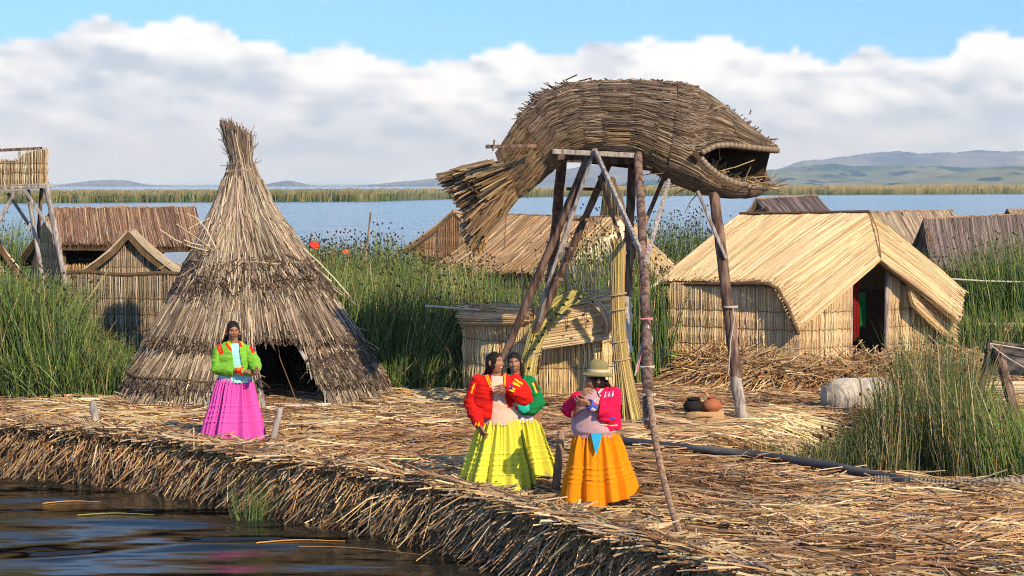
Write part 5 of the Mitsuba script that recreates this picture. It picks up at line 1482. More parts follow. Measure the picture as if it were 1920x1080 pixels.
part(k, 'deck', slab(np.array([[at(-90, 352, YW - 0.55), at(-90, 347, YW + 0.8)], [at(90, 347, YW - 0.55), at(90, 344, YW + 0.8)]]), 0.05), 'm_wood')
part(k, 'top_rail', plank(at(-90, 286, YW - 0.6), at(79, 278, YW - 0.6), 0.04, 0.05, (0, 0, 1)), 'm_wood')
part(k, 'rail_post', plank(at(36, 284, YW - 0.58), at(38, 346, YW - 0.58), 0.06, 0.04, (1, 0, 0)), 'm_gray')
part(k, 'rail_post', plank(at(77, 278, YW - 0.58), at(84, 346, YW - 0.58), 0.05, 0.04, (1, 0, 0)), 'm_gray')
pa = [at(-95, 300, YW - 0.62)[:2], at(84, 300, YW - 0.62)[:2], at(88, 300, YW + 0.7)[:2]]
z0 = at(0, 350, YW)[2]; zt = lambda s: z0 + 0.52 + 0.05 * np.sin(s * 14) + 0.09 * (s > 0.42)
g, ties = mat_wall(pa, z0, zt, [z0 + 0.02, z0 + 0.24, z0 + 0.40], 0.026, [(0.50, 0.41, 0.28), (0.44, 0.34, 0.21), (0.36, 0.26, 0.15), (0.58, 0.5, 0.36)], r=r3)
part(k, 'screen', back_wall(pa, z0, zt, 0.03), 'm_base'); g.part(k, 'screen__reeds', kind='stuff')
for t_ in ties:
    part(k, 'screen__tie_cord', t_, 'm_cord')

# ------------------------------------------------------------------ posts, pots, pipe and the rest
for (a, b, rr_, lb, sd_) in (((183, 800), (174, 753), 0.055, 'short grey wooden stake in the straw left of the conical hut', 61), ((505, 842), (525, 766), 0.042, 'thin leaning grey stake beside the woman in the pink skirt', 62), ((1039, 930), (1053, 808), 0.045, 'brown wooden stake between the yellow skirts and the orange skirt', 63)):
    k = thing('wooden_stake', lb, 'stake')
    g_ = gnd(*a)
    put(k, pole(g_ - [0, 0, 0.1], at(*b, g_[1] + 0.05), rr_, rr_ * 0.92, n=10, seed=sd_), 'm_tan_wood' if sd_ == 63 else 'm_gray', 50)

k = thing('clay_stove', 'low tan clay stove on the straw between the tower legs', 'stove')
c = gnd(1320, 798)
prof = [(0.0, 0.0), (0.20, 0.0), (0.225, 0.03), (0.235, 0.12), (0.225, 0.19), (0.20, 0.20), (0.12, 0.20), (0.11, 0.13), (0, 0.13)]
m = trimesh.creation.revolve(prof, sections=36)
m.vertices[:, 0] *= 1.15
m.vertices += 0.01 * (meshkit.fbm(m.vertices * 9, 3, 3)[:, None] - 0.5) * 2 + c
part(k, 'body', m, 'm_clay', 50)
m = trimesh.creation.icosphere(2, 0.055); m.vertices *= [1.2, 0.4, 0.9]
part(k, 'fire_mouth', trimesh.Trimesh(m.vertices + c + [0.0, -0.215, 0.08], m.faces, process=False), 'm_soot', True)
k = thing('clay_pot', 'small red brown clay pot standing on the tan clay stove', 'pot')
prof = [(0, 0), (0.07, 0.0), (0.125, 0.05), (0.135, 0.10), (0.10, 0.15), (0.06, 0.165), (0.055, 0.185), (0.075, 0.20), (0.065, 0.205), (0.045, 0.19), (0.045, 0.165), (0, 0.15)]
cp = c + [0.10, -0.02, 0.185]
part(k, 'body', trimesh.Trimesh(trimesh.creation.revolve(prof, sections=32).vertices + cp, trimesh.creation.revolve(prof, sections=32).faces, process=False), 'm_terra', 50)
part(k, 'handle', tube(cp + np.array([[0.07, -0.02, 0.19], [0.115, -0.03, 0.19], [0.13, -0.03, 0.15], [0.115, -0.03, 0.125]]), 0.012, 7), 'm_terra', True)
k = thing('sooty_pot', 'round soot black pot standing on the left of the clay stove', 'pot')
cp = c + [-0.145, -0.03, 0.175]
mm = trimesh.creation.revolve([(0, 0), (0.08, 0.0), (0.13, 0.06), (0.135, 0.11), (0.10, 0.16), (0.075, 0.17), (0.085, 0.19), (0.07, 0.19), (0.06, 0.165), (0, 0.15)], sections=32)
part(k, 'body', trimesh.Trimesh(mm.vertices * (1 + 0.08 * (meshkit.fbm(mm.vertices * 14, 2, 4)[:, None] - 0.5)) + cp, mm.faces, process=False), 'm_soot', 50)
part(k, 'rim', tube(cp + np.array([[0.085 * math.cos(a), 0.085 * math.sin(a), 0.19] for a in np.linspace(0, 6.283, 25)]), 0.012, 6), 'm_soot', True)
k = thing('flat_log', 'dark weathered log lying on the straw behind the clay stove', 'log')
put(k, pole(gnd(1222, 790) + [0, 0, 0.04], gnd(1300, 792) + [0, 0, 0.04], 0.045, seed=71), 'm_wood', 50)

k = thing('rolled_sack', 'large pale grey rolled bale lying at the edge of the green reed clump', 'bale')
c0, c1 = gnd(1545, 782, 0.5) + [0, 0.2, 0.26], gnd(1690, 782, 0.5) + [0, 0.35, 0.26]
t = np.linspace(0, 1, 40)[:, None]
pp = c0 * (1 - t) + c1 * t
rad = 0.27 * np.clip(1 - np.abs(np.linspace(-1.12, 1.12, 40)) ** 6 * 0.6, 0.05, 1)
rad[0], rad[-1] = 0.08, 0.08; rad[1] = 0.17; rad[-2] = 0.17
m = tube(pp, rad, 30)
d_ = meshkit.fbm(m.vertices * 4.0, 4, 9)[:, None] - 0.5
m.vertices += d_ * np.array([0.01, 0.03, 0.035])
part(k, 'cover', m, 'm_sack', 60)
for s_ in (0.12, 0.5, 0.86):
    q = pp[int(s_ * 39)]; th = np.linspace(0, 6.4, 40)
    part(k, 'tie', tube(np.stack([q[0] + 0 * th, q[1] + 0.283 * np.cos(th), q[2] + 0.29 * np.sin(th)], -1), 0.008, 5), 'm_cord2')

k = thing('ground_pipe', 'long grey black pipe lying across the straw toward the reed clump', 'pipe')
pts = np.array([[*gnd(a, b, 0.6)[:2], max(0.69, float(height(*gnd(a, b, 0.6)[:2])) + 0.08)] for a, b in ((1140, 836), (1180, 842), (1300, 856), (1420, 868), (1540, 886), (1620, 902), (1700, 918))])
t = np.linspace(0, 6, 60)
p = np.array([np.interp(t, np.arange(7), pts[:, i]) for i in range(3)]).T
for _ in range(4):
    p[1:-1] = (p[:-2] + 2 * p[1:-1] + p[2:]) / 4
put(k, tube(p, 0.048, 12), 'm_pipe', True)
k = thing('ribbed_hose', 'ribbed grey hose half buried in straw at the right edge', 'hose')
p = np.array([gnd(a, b, 0.62) + [0, 0, 0.04] for a, b in ((1640, 908), (1720, 911), (1820, 912), (1960, 912))])
t = np.linspace(0, 3, 160)
p = np.array([np.interp(t, np.arange(4), p[:, i]) for i in range(3)]).T
put(k, tube(p, 0.05 * (1 + 0.16 * np.sign(np.sin(np.arange(160) * 1.6))), 12), 'm_hose', 40)

# dark netting stretched over a rough frame at the right edge, and the pale platform behind it
k = thing('net_frame', 'dark netting sagging over a rough pole frame at the right edge', 'frame')
n0, n1 = at(1858, 642, 25.4), at(1990, 662, 25.9)
part(k, 'leg', pole(at(1858, 642, 25.4), at(1828, 770, 25.2) , 0.045, seed=81), 'm_wood')
part(k, 'leg', pole(at(1870, 650, 25.3), at(1912, 812, 24.9), 0.07, seed=82), 'm_wood')
part(k, 'leg', pole(at(1990, 660, 25.8), at(2010, 800, 25.8), 0.05, seed=84), 'm_wood')
part(k, 'top_bar', pole(n0, n1, 0.03, seed=83), 'm_wood')
u, v = np.meshgrid(np.linspace(0, 1, 40), np.linspace(0, 1, 30), indexing='ij')
qa, qb, qc, qd = at(1852, 640, 25.35), at(1990, 655, 25.8), at(1848, 704, 25.2), at(1990, 712, 25.6)
S_ = (qa * (1 - u)[..., None] + qb * u[..., None]) * (1 - v)[..., None] + (qc * (1 - u)[..., None] + qd * u[..., None]) * v[..., None]
S_[..., 1] += 0.25 * np.sin(u * np.pi) * v + 0.08 * (meshkit.fbm(np.stack([u * 5, v * 5, 0 * u], -1), 3, 3) - 0.5)
part(k, 'netting', slab(S_, 0.006, np.broadcast_to(np.array([0.0, -1, 0.3]), S_.shape)), 'm_net', True)
for a, b in (((1856, 646, 25.2), (1925, 692, 25.1)), ((1856, 644, 25.2), (1990, 660, 25.7))):
    part(k, 'guy_line', tube(np.array([at(*a), (at(*a) + at(*b)) / 2 - [0, 0, 0.02], at(*b)]), 0.008, 5), 'm_pale_wood')
for (x0, x1, y, Y, hgt, dd_, lb) in ((1760, 2010, 775, 29.0, 0.42, 0.8, 'pale stacked reed mats forming a low platform behind the dark netting'), (1846, 2010, 638, 32.4, 0.24, 0.9, 'flat tan reed bundle on the platform at the right edge behind the netting')):
    k = thing('mat_stack', lb, 'reed mats')
    for j in range(4):
        bag = Bag()
        base = at(x0 + 8 * j % 5, y, Y); base[2] -= 0.0
        A0 = at(x0 + 6 * (j % 2), y, Y + 0.0); B0 = at(x1, y + 2, Y + 0.15)
        zz_ = j * hgt / 4
        n = 260
        dep = r3.uniform(0, dd_, n); hz_ = r3.uniform(0.0, hgt / 4, n)
        A = A0[None] + np.stack([r3.normal(size=n) * 0.04, dep, zz_ + hz_], -1); B = B0[None] + np.stack([0 * dep, dep, zz_ + hz_ + 0.01 * r3.normal(size=n)], -1)
        bag.add(*straight(A, B, 0.014, pal(n, [(0.52, 0.42, 0.28), (0.42, 0.31, 0.19), (0.6, 0.52, 0.38), (0.3, 0.2, 0.11)], r=r3), bend=0.004, m=4, r=r3))
        bag.part(k, 'mat', kind='stuff')
k = thing('mooring_rope', 'pale rope stretched over the green reeds at the right edge', 'rope')
put(k, tube(np.array([at(1785, 523, 33.0), at(1850, 527, 33.2), at(1990, 530, 33.5)]), 0.014, 6), 'm_pale_wood')
# red things among the reeds
tarp('red_buoy', at(589, 462, 34.2), 0.085, 0.085, 0.085, 13, 'bright red round buoy half hidden in the reeds right of the conical hut', 'm_buoy', 'buoy')
tarp('red_buoy', at(648, 474, 34.9), 0.065, 0.06, 0.06, 14, 'smaller dull orange buoy low in the reeds right of the red one', 'm_orange', 'buoy')
k = thing('reed_stick', 'single tall pale stick rising above the reeds in front of the lake', 'stick')
put(k, pole(at(684, 500, 36.0), at(695, 398, 36.0), 0.022, 0.016, seed=91), 'm_tan_wood')


# ------------------------------------------------------------------ people
r4 = np.random.default_rng(44)
Man = m3d.Manifold


def sph(p, r, seg=20):
    r = np.broadcast_to(np.asarray(r, float), (3,))
    return Man.sphere(1.0, seg).scale(r.tolist()).translate(np.asarray(p, float).tolist())


def chain(pts, rad, seg=20):
    s = [sph(p, r, seg) for p, r in zip(pts, rad)]
    return [Man.batch_hull([a, b]) for a, b in zip(s[:-1], s[1:])]


def union(ms):
    return Man.batch_boolean(ms, m3d.OpType.Add)


def totri(m):
    q = m.to_mesh()
    return trimesh.Trimesh(np.array(q.vert_properties[:, :3], float), np.array(q.tri_verts), process=False)


def toman(t):
    return Man(m3d.Mesh(np.asarray(t.vertices, np.float32), np.asarray(t.faces, np.uint32)))


def soft(m, edge=0.015, it=10):
    t = totri(m.refine_to_length(edge))
    trimesh.smoothing.filter_taubin(t, lamb=0.5, nu=0.52, iterations=it)
    return t


def rotm(yaw, pitch=0.0, roll=0.0):
    """yaw > 0 turns the face to the picture's right, pitch > 0 looks down, roll > 0 leans the crown to the picture's right."""
    cy, sy, cp, sp, cr, sr = math.cos(yaw), math.sin(yaw), math.cos(pitch), math.sin(pitch), math.cos(roll), math.sin(roll)
    Z = np.array([[cy, -sy, 0], [sy, cy, 0], [0, 0, 1]])
    X = np.array([[1, 0, 0], [0, cp, -sp], [0, sp, cp]])
    Yr = np.array([[cr, 0, sr], [0, 1, 0], [-sr, 0, cr]])
    return Yr @ Z @ X


SKIN = np.array([0.29, 0.138, 0.080])


def head(c, yaw, pitch, roll, sc, smile):
    m = trimesh.creation.icosphere(5)
    v = m.vertices.copy()
    x, y, z = v.T
    low = np.clip(-z, 0, 1)
    p = np.stack([x * 0.076 * (1 - 0.24 * low ** 2.0), y * 0.090 * (1 - 0.10 * low * (y > 0)), z * 0.112], -1)
    p[:, 1] += np.where(y > 0, 0.0, 0.006 * low)                               # the chin a little back
    p[:, 1] += np.where((y > 0) & (z < -0.2), -0.03 * low, 0)                  # nape
    front = np.clip(-y, 0, 1)
    g = lambda cx, cz, sx, sz: np.exp(-((p[:, 0] - cx) / sx) ** 2 - ((p[:, 2] - cz) / sz) ** 2) * (front > 0.15)
    d = 0.004 * g(0, 0.036, 0.05, 0.012)
    d += 0.013 * g(0, -0.002, 0.008, 0.026) + 0.016 * g(0, -0.020, 0.0115, 0.012) + 0.006 * (g(0.013, -0.024, 0.007, 0.007) + g(-0.013, -0.024, 0.007, 0.007))
    for s in (-1, 1):
        d += -0.012 * g(s * 0.031, 0.012, 0.017, 0.012) + 0.007 * g(s * 0.031, 0.011, 0.0115, 0.0075)
        d += (0.006 + 0.004 * smile) * g(s * 0.042, -0.020, 0.020, 0.018)
    d += 0.007 * g(0, -0.048, 0.024, 0.012) + 0.009 * g(0, -0.088, 0.022, 0.016) - 0.004 * g(0, -0.068, 0.02, 0.007)
    wm = 0.022 + 0.006 * smile
    zm = -0.050 + smile * 6.0 * p[:, 0] ** 2
    lips = np.exp(-((p[:, 0]) / wm) ** 4 - ((p[:, 2] - zm) / 0.0085) ** 2) * (front > 0.3)
    line = np.exp(-((p[:, 0]) / wm) ** 6 - ((p[:, 2] - zm) / (0.0028 + 0.0025 * smile)) ** 2) * (front > 0.3)
    d += 0.004 * lips - 0.005 * line
    p[:, 1] -= d
    for s in (-1, 1):                                                          # ears
        e = np.exp(-((y - 0.12) / 0.16) ** 2 - ((z - 0.02) / 0.26) ** 2) * (x * s > 0.6)
        p[:, 0] += s * 0.016 * e
    C = np.tile(SKIN, (len(p), 1)) * (1 + 0.10 * (meshkit.fbm(p * 60, 2, 3)[:, None] - 0.5))
    C += 0.06 * np.array([1.0, 0.25, 0.2]) * (g(0.042, -0.020, 0.02, 0.017) + g(-0.042, -0.020, 0.02, 0.017))[:, None]
    C = C * (1 - lips[:, None] * 0.7) + np.array([0.30, 0.085, 0.075]) * lips[:, None] * 0.7
    teeth = (line > 0.35) & (np.abs(p[:, 0]) < wm * 0.82)
    C[teeth] = (0.55, 0.50, 0.44) if smile > 0.3 else (0.07, 0.025, 0.022)
    for s in (-1, 1):
        ex, ez = p[:, 0] - s * 0.031, p[:, 2] - 0.012
        eye = ((ex / 0.0135) ** 2 + (ez / (0.0052 - 0.0012 * smile)) ** 2 < 1) & (front > 0.2)
        C[eye] = (0.42, 0.38, 0.34)
        C[eye & (np.abs(ex) < 0.0062)] = (0.012, 0.008, 0.006)
        lid = ((ex / 0.0165) ** 2 + ((ez - 0.0015) / 0.0082) ** 2 < 1) & ~eye & (ez > 0) & (front > 0.2)
        C[lid] = (0.04, 0.022, 0.016)
        brow = (np.abs(ex) < 0.019) & (np.abs(p[:, 2] - 0.0315 + 6 * (ex - s * 0.004) ** 2) < 0.0026) & (front > 0.2)
        C[brow] = (0.02, 0.013, 0.010)
    R = rotm(yaw, pitch, roll)
    return trimesh.Trimesh(p * sc @ R.T + c, m.faces, process=False), C, R


def hair_cap(c, R, sc, low=-0.5, part_x=0.0):
    """Hair combed back from a parting: a shell round the skull with the face left free."""
    m = trimesh.creation.icosphere(5)
    v = m.vertices
    p = v * np.array([0.080, 0.097, 0.117]) + [0, 0.006, 0.005]
    p[:, 2] -= 0.005 * np.exp(-((p[:, 0] - part_x) / 0.006) ** 2) * (v[:, 1] < 0.3) * (v[:, 2] > 0)
    st = meshkit.fbm(np.stack([np.arctan2(v[:, 0], v[:, 2] + 0.2) * 9, v[:, 1] * 1.5, 0 * v[:, 0]], -1), 3, 8)
    p += v * 0.010 * (st - 0.5)[:, None]
    t = trimesh.Trimesh(p, m.faces, process=False)
    a = toman(t)
    cut = sph((0, -0.120, -0.045), (0.080, 0.120, 0.120), 48) + sph((0, -0.058, -0.135), (0.13, 0.10, 0.095), 40)
    a = a - cut
    t = totri(a)
    return trimesh.Trimesh(t.vertices * sc @ R.T + c, t.faces, process=False)


def braid(pts, r0, r1, n=14):
    pts = np.array(pts, float)
    t = np.linspace(0, len(pts) - 1, n * 6)
    p = np.array([np.interp(t, np.arange(len(pts)), pts[:, i]) for i in range(3)]).T
    for _ in range(6):
        p[1:-1] = (p[:-2] + 2 * p[1:-1] + p[2:]) / 4
    ms = []
    for k_ in range(2):
        ph = np.linspace(0, n * 1.6, n * 6) + k_ * np.pi
        rr = np.linspace(r0, r1, n * 6)
        ms.append(tube(p + np.stack([np.cos(ph) * rr * 0.45, np.sin(ph * 1.0) * rr * 0.3, 0 * ph], -1), rr * 0.8, 7))
    return cat(*ms)


def hand(w, d, n, curl, sc=1.0, side=1, spread=0.10, seed=1):
    """A hand from the wrist point w along d, palm facing n; side = +1 puts the thumb at d x n."""
    d = unit(np.asarray(d, float)); n = np.asarray(n, float); n = unit(n - d * np.dot(n, d)); s = np.cross(d, n) * side
    w = np.asarray(w, float)
    L = lambda a, b, c_: w + (d * a + s * b + n * c_) * sc
    palm = [Man.batch_hull([sph(L(0.0, 0.016, 0), 0.017 * sc, 12), sph(L(0, -0.014, 0), 0.016 * sc, 12), sph(L(0.078, 0.032, 0), 0.012 * sc, 12), sph(L(0.070, -0.034, 0), 0.011 * sc, 12), sph(L(0.04, 0.03, 0.004), 0.015 * sc, 12)])]
    out = palm
    ln = [0.074, 0.082, 0.077, 0.060]
    for i in range(4):
        b = 0.030 - i * 0.021
        p = L(0.074 - 0.003 * abs(i - 1), b, 0)
        a = spread * (1.2 - i * 0.8)
        pts, rr, ang = [p], [0.0098 * sc], 0.0
        for j, fr in enumerate((0.45, 0.31, 0.24)):
            ang += curl * (0.7 if j == 0 else 1.0) * (1 + 0.12 * math.sin(i * 2.3 + seed))
            q = (d * math.cos(ang) + n * math.sin(ang)) * math.cos(a) + s * math.sin(a)
            pts.append(pts[-1] + q * ln[i] * fr * sc); rr.append((0.0092 - 0.0012 * j) * sc)
        out += chain(pts, rr, 10)
    pts = [L(0.018, 0.026, 0.004), L(0.045, 0.050, 0.016), L(0.070, 0.056, 0.026 + 0.01 * curl), L(0.090, 0.052, 0.034 + 0.018 * curl)]
    out += chain(pts, [0.014 * sc, 0.0115 * sc, 0.0100 * sc, 0.0085 * sc], 10)
    t = totri(union(out).refine_to_length(0.005))
    trimesh.smoothing.filter_taubin(t, lamb=0.4, nu=0.42, iterations=4)
    return t


def loft(rings, n=40):
    """Rings (x, y, z, rx, ry, yaw) joined to one solid."""
    ms, a = [], np.arange(n) * 2 * np.pi / n
    P = []
    for x, y, z, rx, ry, yw in rings:
        u, v = np.cos(a) * rx, np.sin(a) * ry
        P.append(np.stack([x + u * math.cos(yw) - v * math.sin(yw), y + u * math.sin(yw) + v * math.cos(yw), np.full(n, z)], -1))
    return union([Man.hull_points(np.vstack([P[i], P[i + 1]]).tolist()) for i in range(len(P) - 1)])


def loft_sheet(rings, na=110, nz=44, scallop=0.0, ns=26, ribs=0.0, seed=1, wrinkle=0.011):
    rings = np.array(rings, float)
    t = np.linspace(0, len(rings) - 1, nz)
    from scipy.interpolate import PchipInterpolator
    R = PchipInterpolator(np.arange(len(rings)), rings)(t)
    a = np.linspace(0, 2 * np.pi, na)
    rad = 1 + ribs * np.cos(a * 45)[None, :]
    u, v = np.cos(a)[None] * R[:, 3:4] * rad, np.sin(a)[None] * R[:, 4:5] * rad
    cy, sy = np.cos(R[:, 5:6]), np.sin(R[:, 5:6])
    P = np.stack([R[:, 0:1] + u * cy - v * sy, R[:, 1:2] + u * sy + v * cy, np.broadcast_to(R[:, 2:3], u.shape)], -1)
    P[0, :, 2] += scallop * (np.abs(np.sin(a * ns / 2)) - 0.5)
    w = (meshkit.fbm(P * np.array([9, 9, 14.0]), 3, seed) - 0.5) * wrinkle * 2
    N = unit(np.stack([np.cos(a)[None] * cy, np.cos(a)[None] * sy, 0 * u], -1) + np.stack([-np.sin(a)[None] * sy, np.sin(a)[None] * cy, 0 * u], -1))
    return P + N * w[..., None]


def skirt(cw, ch, zw, zh, rw, rh, npl, tucks, seed, bell=0.8, hem=None, yaw=0.0):
    """A gathered skirt from waist to hem: deep uneven folds, and sewn tucks running round it."""
    na, nt = 330, 80
    a = np.linspace(0, 2 * np.pi, na); t = np.linspace(0, 1, nt)[:, None]
    A = a[None]
    g = np.random.default_rng(seed)
    ph = A * npl + 2.4 * (meshkit.fbm(np.stack([np.cos(A) * 1.6, np.sin(A) * 1.6, 0 * A], -1), 3, seed) - 0.5) * 3
    fold = 0.5 * np.cos(ph) + 0.28 * np.cos(ph * 0.47 + 1.3 + t * 0.5) + 0.22 * np.cos(ph * 1.9 + 0.7)
    fine = np.cos(A * npl * 2.6 + 3 * meshkit.noise(np.stack([np.cos(A) * 3, np.sin(A) * 3, 0 * A], -1), seed))
    s = t ** bell
    rx, ry = rw[0] + (rh[0] - rw[0]) * s, rw[1] + (rh[1] - rw[1]) * s
    irr = 0.45 + 1.1 * meshkit.noise(np.stack([np.cos(A) * 2.2, np.sin(A) * 2.2, 0 * A + 4], -1), seed + 2)
    f = fold * irr * (0.012 + 0.066 * t ** 0.8) + fine * irr * (0.013 * (1 - t) ** 2 + 0.005)
    step = 0
    for q in tucks:
        step = step + 0.018 * np.clip((t - q + 0.028) / 0.028, 0, 1) * (t < q) + 0.003 * (t >= q)
    puff = 0.010 * np.sin(np.pi * np.clip(t * 2.2, 0, 1))
    X = cw[0] + (ch[0] - cw[0]) * t + np.cos(A) * (rx + f + step + puff)
    Yv = cw[1] + (ch[1] - cw[1]) * t + np.sin(A) * (ry + f + step + puff)
    Z = zw + (zh - zw) * t + 0 * A
    Z = Z + t ** 2 * (0.018 * fold + 0.02 * (meshkit.noise(np.stack([np.cos(A) * 2, np.sin(A) * 2, 0 * A], -1), seed + 5) - 0.5))
    if hem is not None:
        Z = Z + t ** 2 * hem(np.cos(A))
    P = np.stack([X, Yv, Z], -1)
    return P, t


def cloth_sheet(P, th=0.006):
    N = np.cross(np.gradient(P, axis=1), np.gradient(P, axis=0))
    ctr = P.mean(axis=1, keepdims=True)
    N = unit(N); N = N * np.sign(np.sum(N * (P - ctr), -1, keepdims=True) + 1e-9)
    return slab(P, th, N)


def prism(pts, Yc, y0, y1):
    """A cutter: the polygon of photo points at depth Yc, carried through the cloth from y0 to y1."""
    q = np.array([at(a, b, Yc) for a, b in pts])
    poly = m3d.CrossSection([[[a, b] for a, b in q[:, [0, 2]][::-1]]])
    if poly.area() < 0 or poly.is_empty():
        poly = m3d.CrossSection([[[a, b] for a, b in q[:, [0, 2]]]])
    m = Man.extrude(poly, y1 - y0)
    return m.rotate([90, 0, 0]).translate([0, y1, 0])


def seg_dist(V, a, b):
    a, b = np.asarray(a), np.asarray(b)
    d = b - a
    t = np.clip(((V - a) @ d) / (d @ d), 0, 1)
    return np.linalg.norm(V - a - t[:, None] * d, axis=1), t


class Woman:
    def __init__(self, label, feet, Y=None):
        self.k = thing('person', label, 'person')
        self.g = gnd(*feet); self.g[2] = max(0.55, float(height(self.g[0], self.g[1] - 0.05))); self.Y = self.g[1] if Y is None else Y
        self.s = self.Y / F

    def p(self, x, y, dy=0.0):
        return at(x, y, self.Y + dy)

    def build(self, jk, sw, sk, arms, hd, feet, jcol, scol, kcol, opening, marks, jrings, srings, puff, cuffs, hands, neck, hairs, yaw=0.0):
        k, p = self.k, self.p
        # body: one surface of feet, legs, trunk, arms, neck, head and hands
        z0 = self.g[2]
        tr = []
        for fx in feet:
            a = p(fx, 0); a = np.array([a[0], self.Y, z0])
            tr += chain([a + [0, 0.05, 0.035], a + [0, -0.02, 0.03], a + [0.005, -0.10, 0.022]], [0.036, 0.036, 0.028])
            tr += chain([a + [0, 0.035, 0.04], a + [0, 0.03, 0.12], a + [0, 0.02, 0.30], a + [0, 0.0, 0.55], a + [0, 0, 0.78]], [0.036, 0.036, 0.052, 0.07, 0.085])
        wst = np.array([srings[0][0], srings[0][1], srings[0][2]])
        tr += chain([wst - [0, 0, 0.10], wst + [0, 0, 0.12], np.array(srings[-2][:3]) - [0, 0, 0.08]], [0.125, 0.115, 0.125])
        nb, nt = neck[:2]
        for (sh, el, wr) in arms:
            tr += chain([sh, el, wr], [0.050, 0.040, 0.027])
            tr += chain([np.array(srings[-2][:3]) - [0, 0, 0.05], sh], [0.07, 0.05])
        tr += chain([nb - [0, 0, 0.06], nb, nt], [0.075, 0.052, 0.050])
        body = toman(soft(union(tr), 0.02, 6))
        hm, hc, R = head(*hd)
        hs = [hand(*h) for h in hands]
        whole = totri(union([body, toman(hm)] + [toman(h) for h in hs]))
        C = np.tile(SKIN, (len(whole.vertices), 1))
        from scipy.spatial import cKDTree
        dd, ii = cKDTree(hm.vertices).query(whole.vertices)
        C[dd < 0.006] = hc[ii[dd < 0.006]]
        for h in hs:
            dd, ii = cKDTree(h.vertices).query(whole.vertices)
            C[dd < 0.003] = SKIN * 0.92
        part(k, 'body', whole, 'm_skin', True, C)
        part(k, 'hair', hair_cap(hd[0], R, hd[4]), 'm_hair', 50)
        for h in hairs:
            part(k, 'braid', braid(*h), 'm_hair', 50)
        # skirt
        P, t = skirt(*sk)
        m = cloth_sheet(P)
        C = np.tile(kcol, (len(m.vertices), 1)) * (1 + 0.05 * (meshkit.fbm(m.vertices * 6, 3, 4)[:, None] - 0.5))
        part(k, 'skirt', m, 'm_cloth', True, C)
        # sweater
        P = loft_sheet(srings, scallop=sw.get('scallop', 0.0), ribs=sw.get('ribs', 0.004), seed=sw.get('seed', 1))
        m = cloth_sheet(P, 0.008)
        C = np.tile(scol, (len(m.vertices), 1)) * (1 + 0.05 * (meshkit.fbm(m.vertices * np.array([60, 60, 90]), 2, 4)[:, None] - 0.5))
        part(k, 'sweater', m, 'm_cloth', True, C)
        # jacket
        ms = [loft(jrings)]
        for (sh, el, wr), pf in zip(arms, puff):
            mid1, mid2 = sh * 0.5 + el * 0.5, el * 0.5 + wr * 0.5
            w2 = wr + (el - wr) * 0.10
            ms += chain([sh, mid1, el, mid2, w2], [pf[0], pf[1], pf[2], pf[3], pf[4]], 24)
        t = soft(union(ms), 0.014, 14)
        n = trimesh.Trimesh(t.vertices, t.faces, process=False).vertex_normals
        V = t.vertices
        wr = (meshkit.fbm(V * np.array([11, 11, 16.0]), 3, 7) - 0.5) * 0.030 + (np.abs(meshkit.noise(V * np.array([9, 9, 22.0]), 12) - 0.5) - 0.25) * -0.030 + (meshkit.fbm(V * np.array([17, 17, 48.0]), 2, 15) - 0.5) * 0.014
        t.vertices = V + n * wr[:, None]
        J = toman(t)
        inner = loft([(x, y, z - (0.08 if i == 0 else 0), rx - 0.034, ry - 0.034, yw) for i, (x, y, z, rx, ry, yw) in enumerate(jrings)])
        J = J - inner
        zt = jrings[-1][2]
        J = J - Man.cylinder(0.5, neck[2], neck[2], 32).translate([nb[0], nb[1], nb[2] - 0.02])
        for o in opening:
            J = J - prism(o, self.Y - 0.12, self.Y - 0.6, self.Y + sw.get('cut', 0.02))
        for (sh, el, wr) in arms:      # open sleeve ends
            J = J - Man.cylinder(0.06, 0.026, 0.026, 20).translate([0, 0, -0.03]).transform(frame(wr + (el - wr) * 0.06, wr - el))
        t = totri(J.refine_to_length(0.010))
        V = t.vertices
        C = np.tile(jcol, (len(V), 1)) * (1 + 0.05 * (meshkit.fbm(V * 20, 2, 4)[:, None] - 0.5))
        for (a, b, wd, col, cond) in marks:
            d_, tt = seg_dist(V[:, [0, 2]], p(*a, -0.12)[[0, 2]], p(*b, -0.12)[[0, 2]])
            ok = (d_ < wd * self.s) & (V[:, 1] < self.Y + cond)
            C[ok] = col
        part(k, 'jacket', t, 'm_cloth', 40, None) if False else part(k, 'jacket', (V, t.faces), 'm_cloth', True, C)
        for (i, cols, r_, ln) in cuffs:
            sh, el, wr = arms[i]
            ax_ = unit(wr - el)
            c0 = wr - ax_ * ln
            na = 48
            a = np.linspace(0, 2 * np.pi, na); tq = np.linspace(0, 1, 9)
            Fm = np.array(frame(c0, ax_))[:3, :3]
            rr = r_ * (1.0 + 0.10 * np.sin(tq * np.pi))
            P = c0 + (tq[:, None, None] * ln * ax_) + (np.cos(a)[None, :, None] * Fm[:, 0] + np.sin(a)[None, :, None] * Fm[:, 1]) * rr[:, None, None]
            m = slab(P, 0.012, np.broadcast_to((np.cos(a)[None, :, None] * Fm[:, 0] + np.sin(a)[None, :, None] * Fm[:, 1]), P.shape))
            idx = np.tile(np.floor(np.arange(na) / na * len(cols[0]) * 3).astype(int) % len(cols[0]), 9)
            cc = np.array(cols[0])[idx]
            rowi = np.repeat(np.arange(9), na)
            if cols[1] is not None:
                cc[rowi > 5] = cols[1]
            part(k, 'cuff', (m.vertices, m.faces), 'm_cloth', True, np.vstack([cc, cc]))
        return R


def frame(o, z):
    z = unit(np.asarray(z, float)); x = unit(np.cross([0.1, 0.9, 0.3], z)); y = np.cross(z, x)
    return np.column_stack([x, y, z, np.asarray(o, float)]).astype(float)


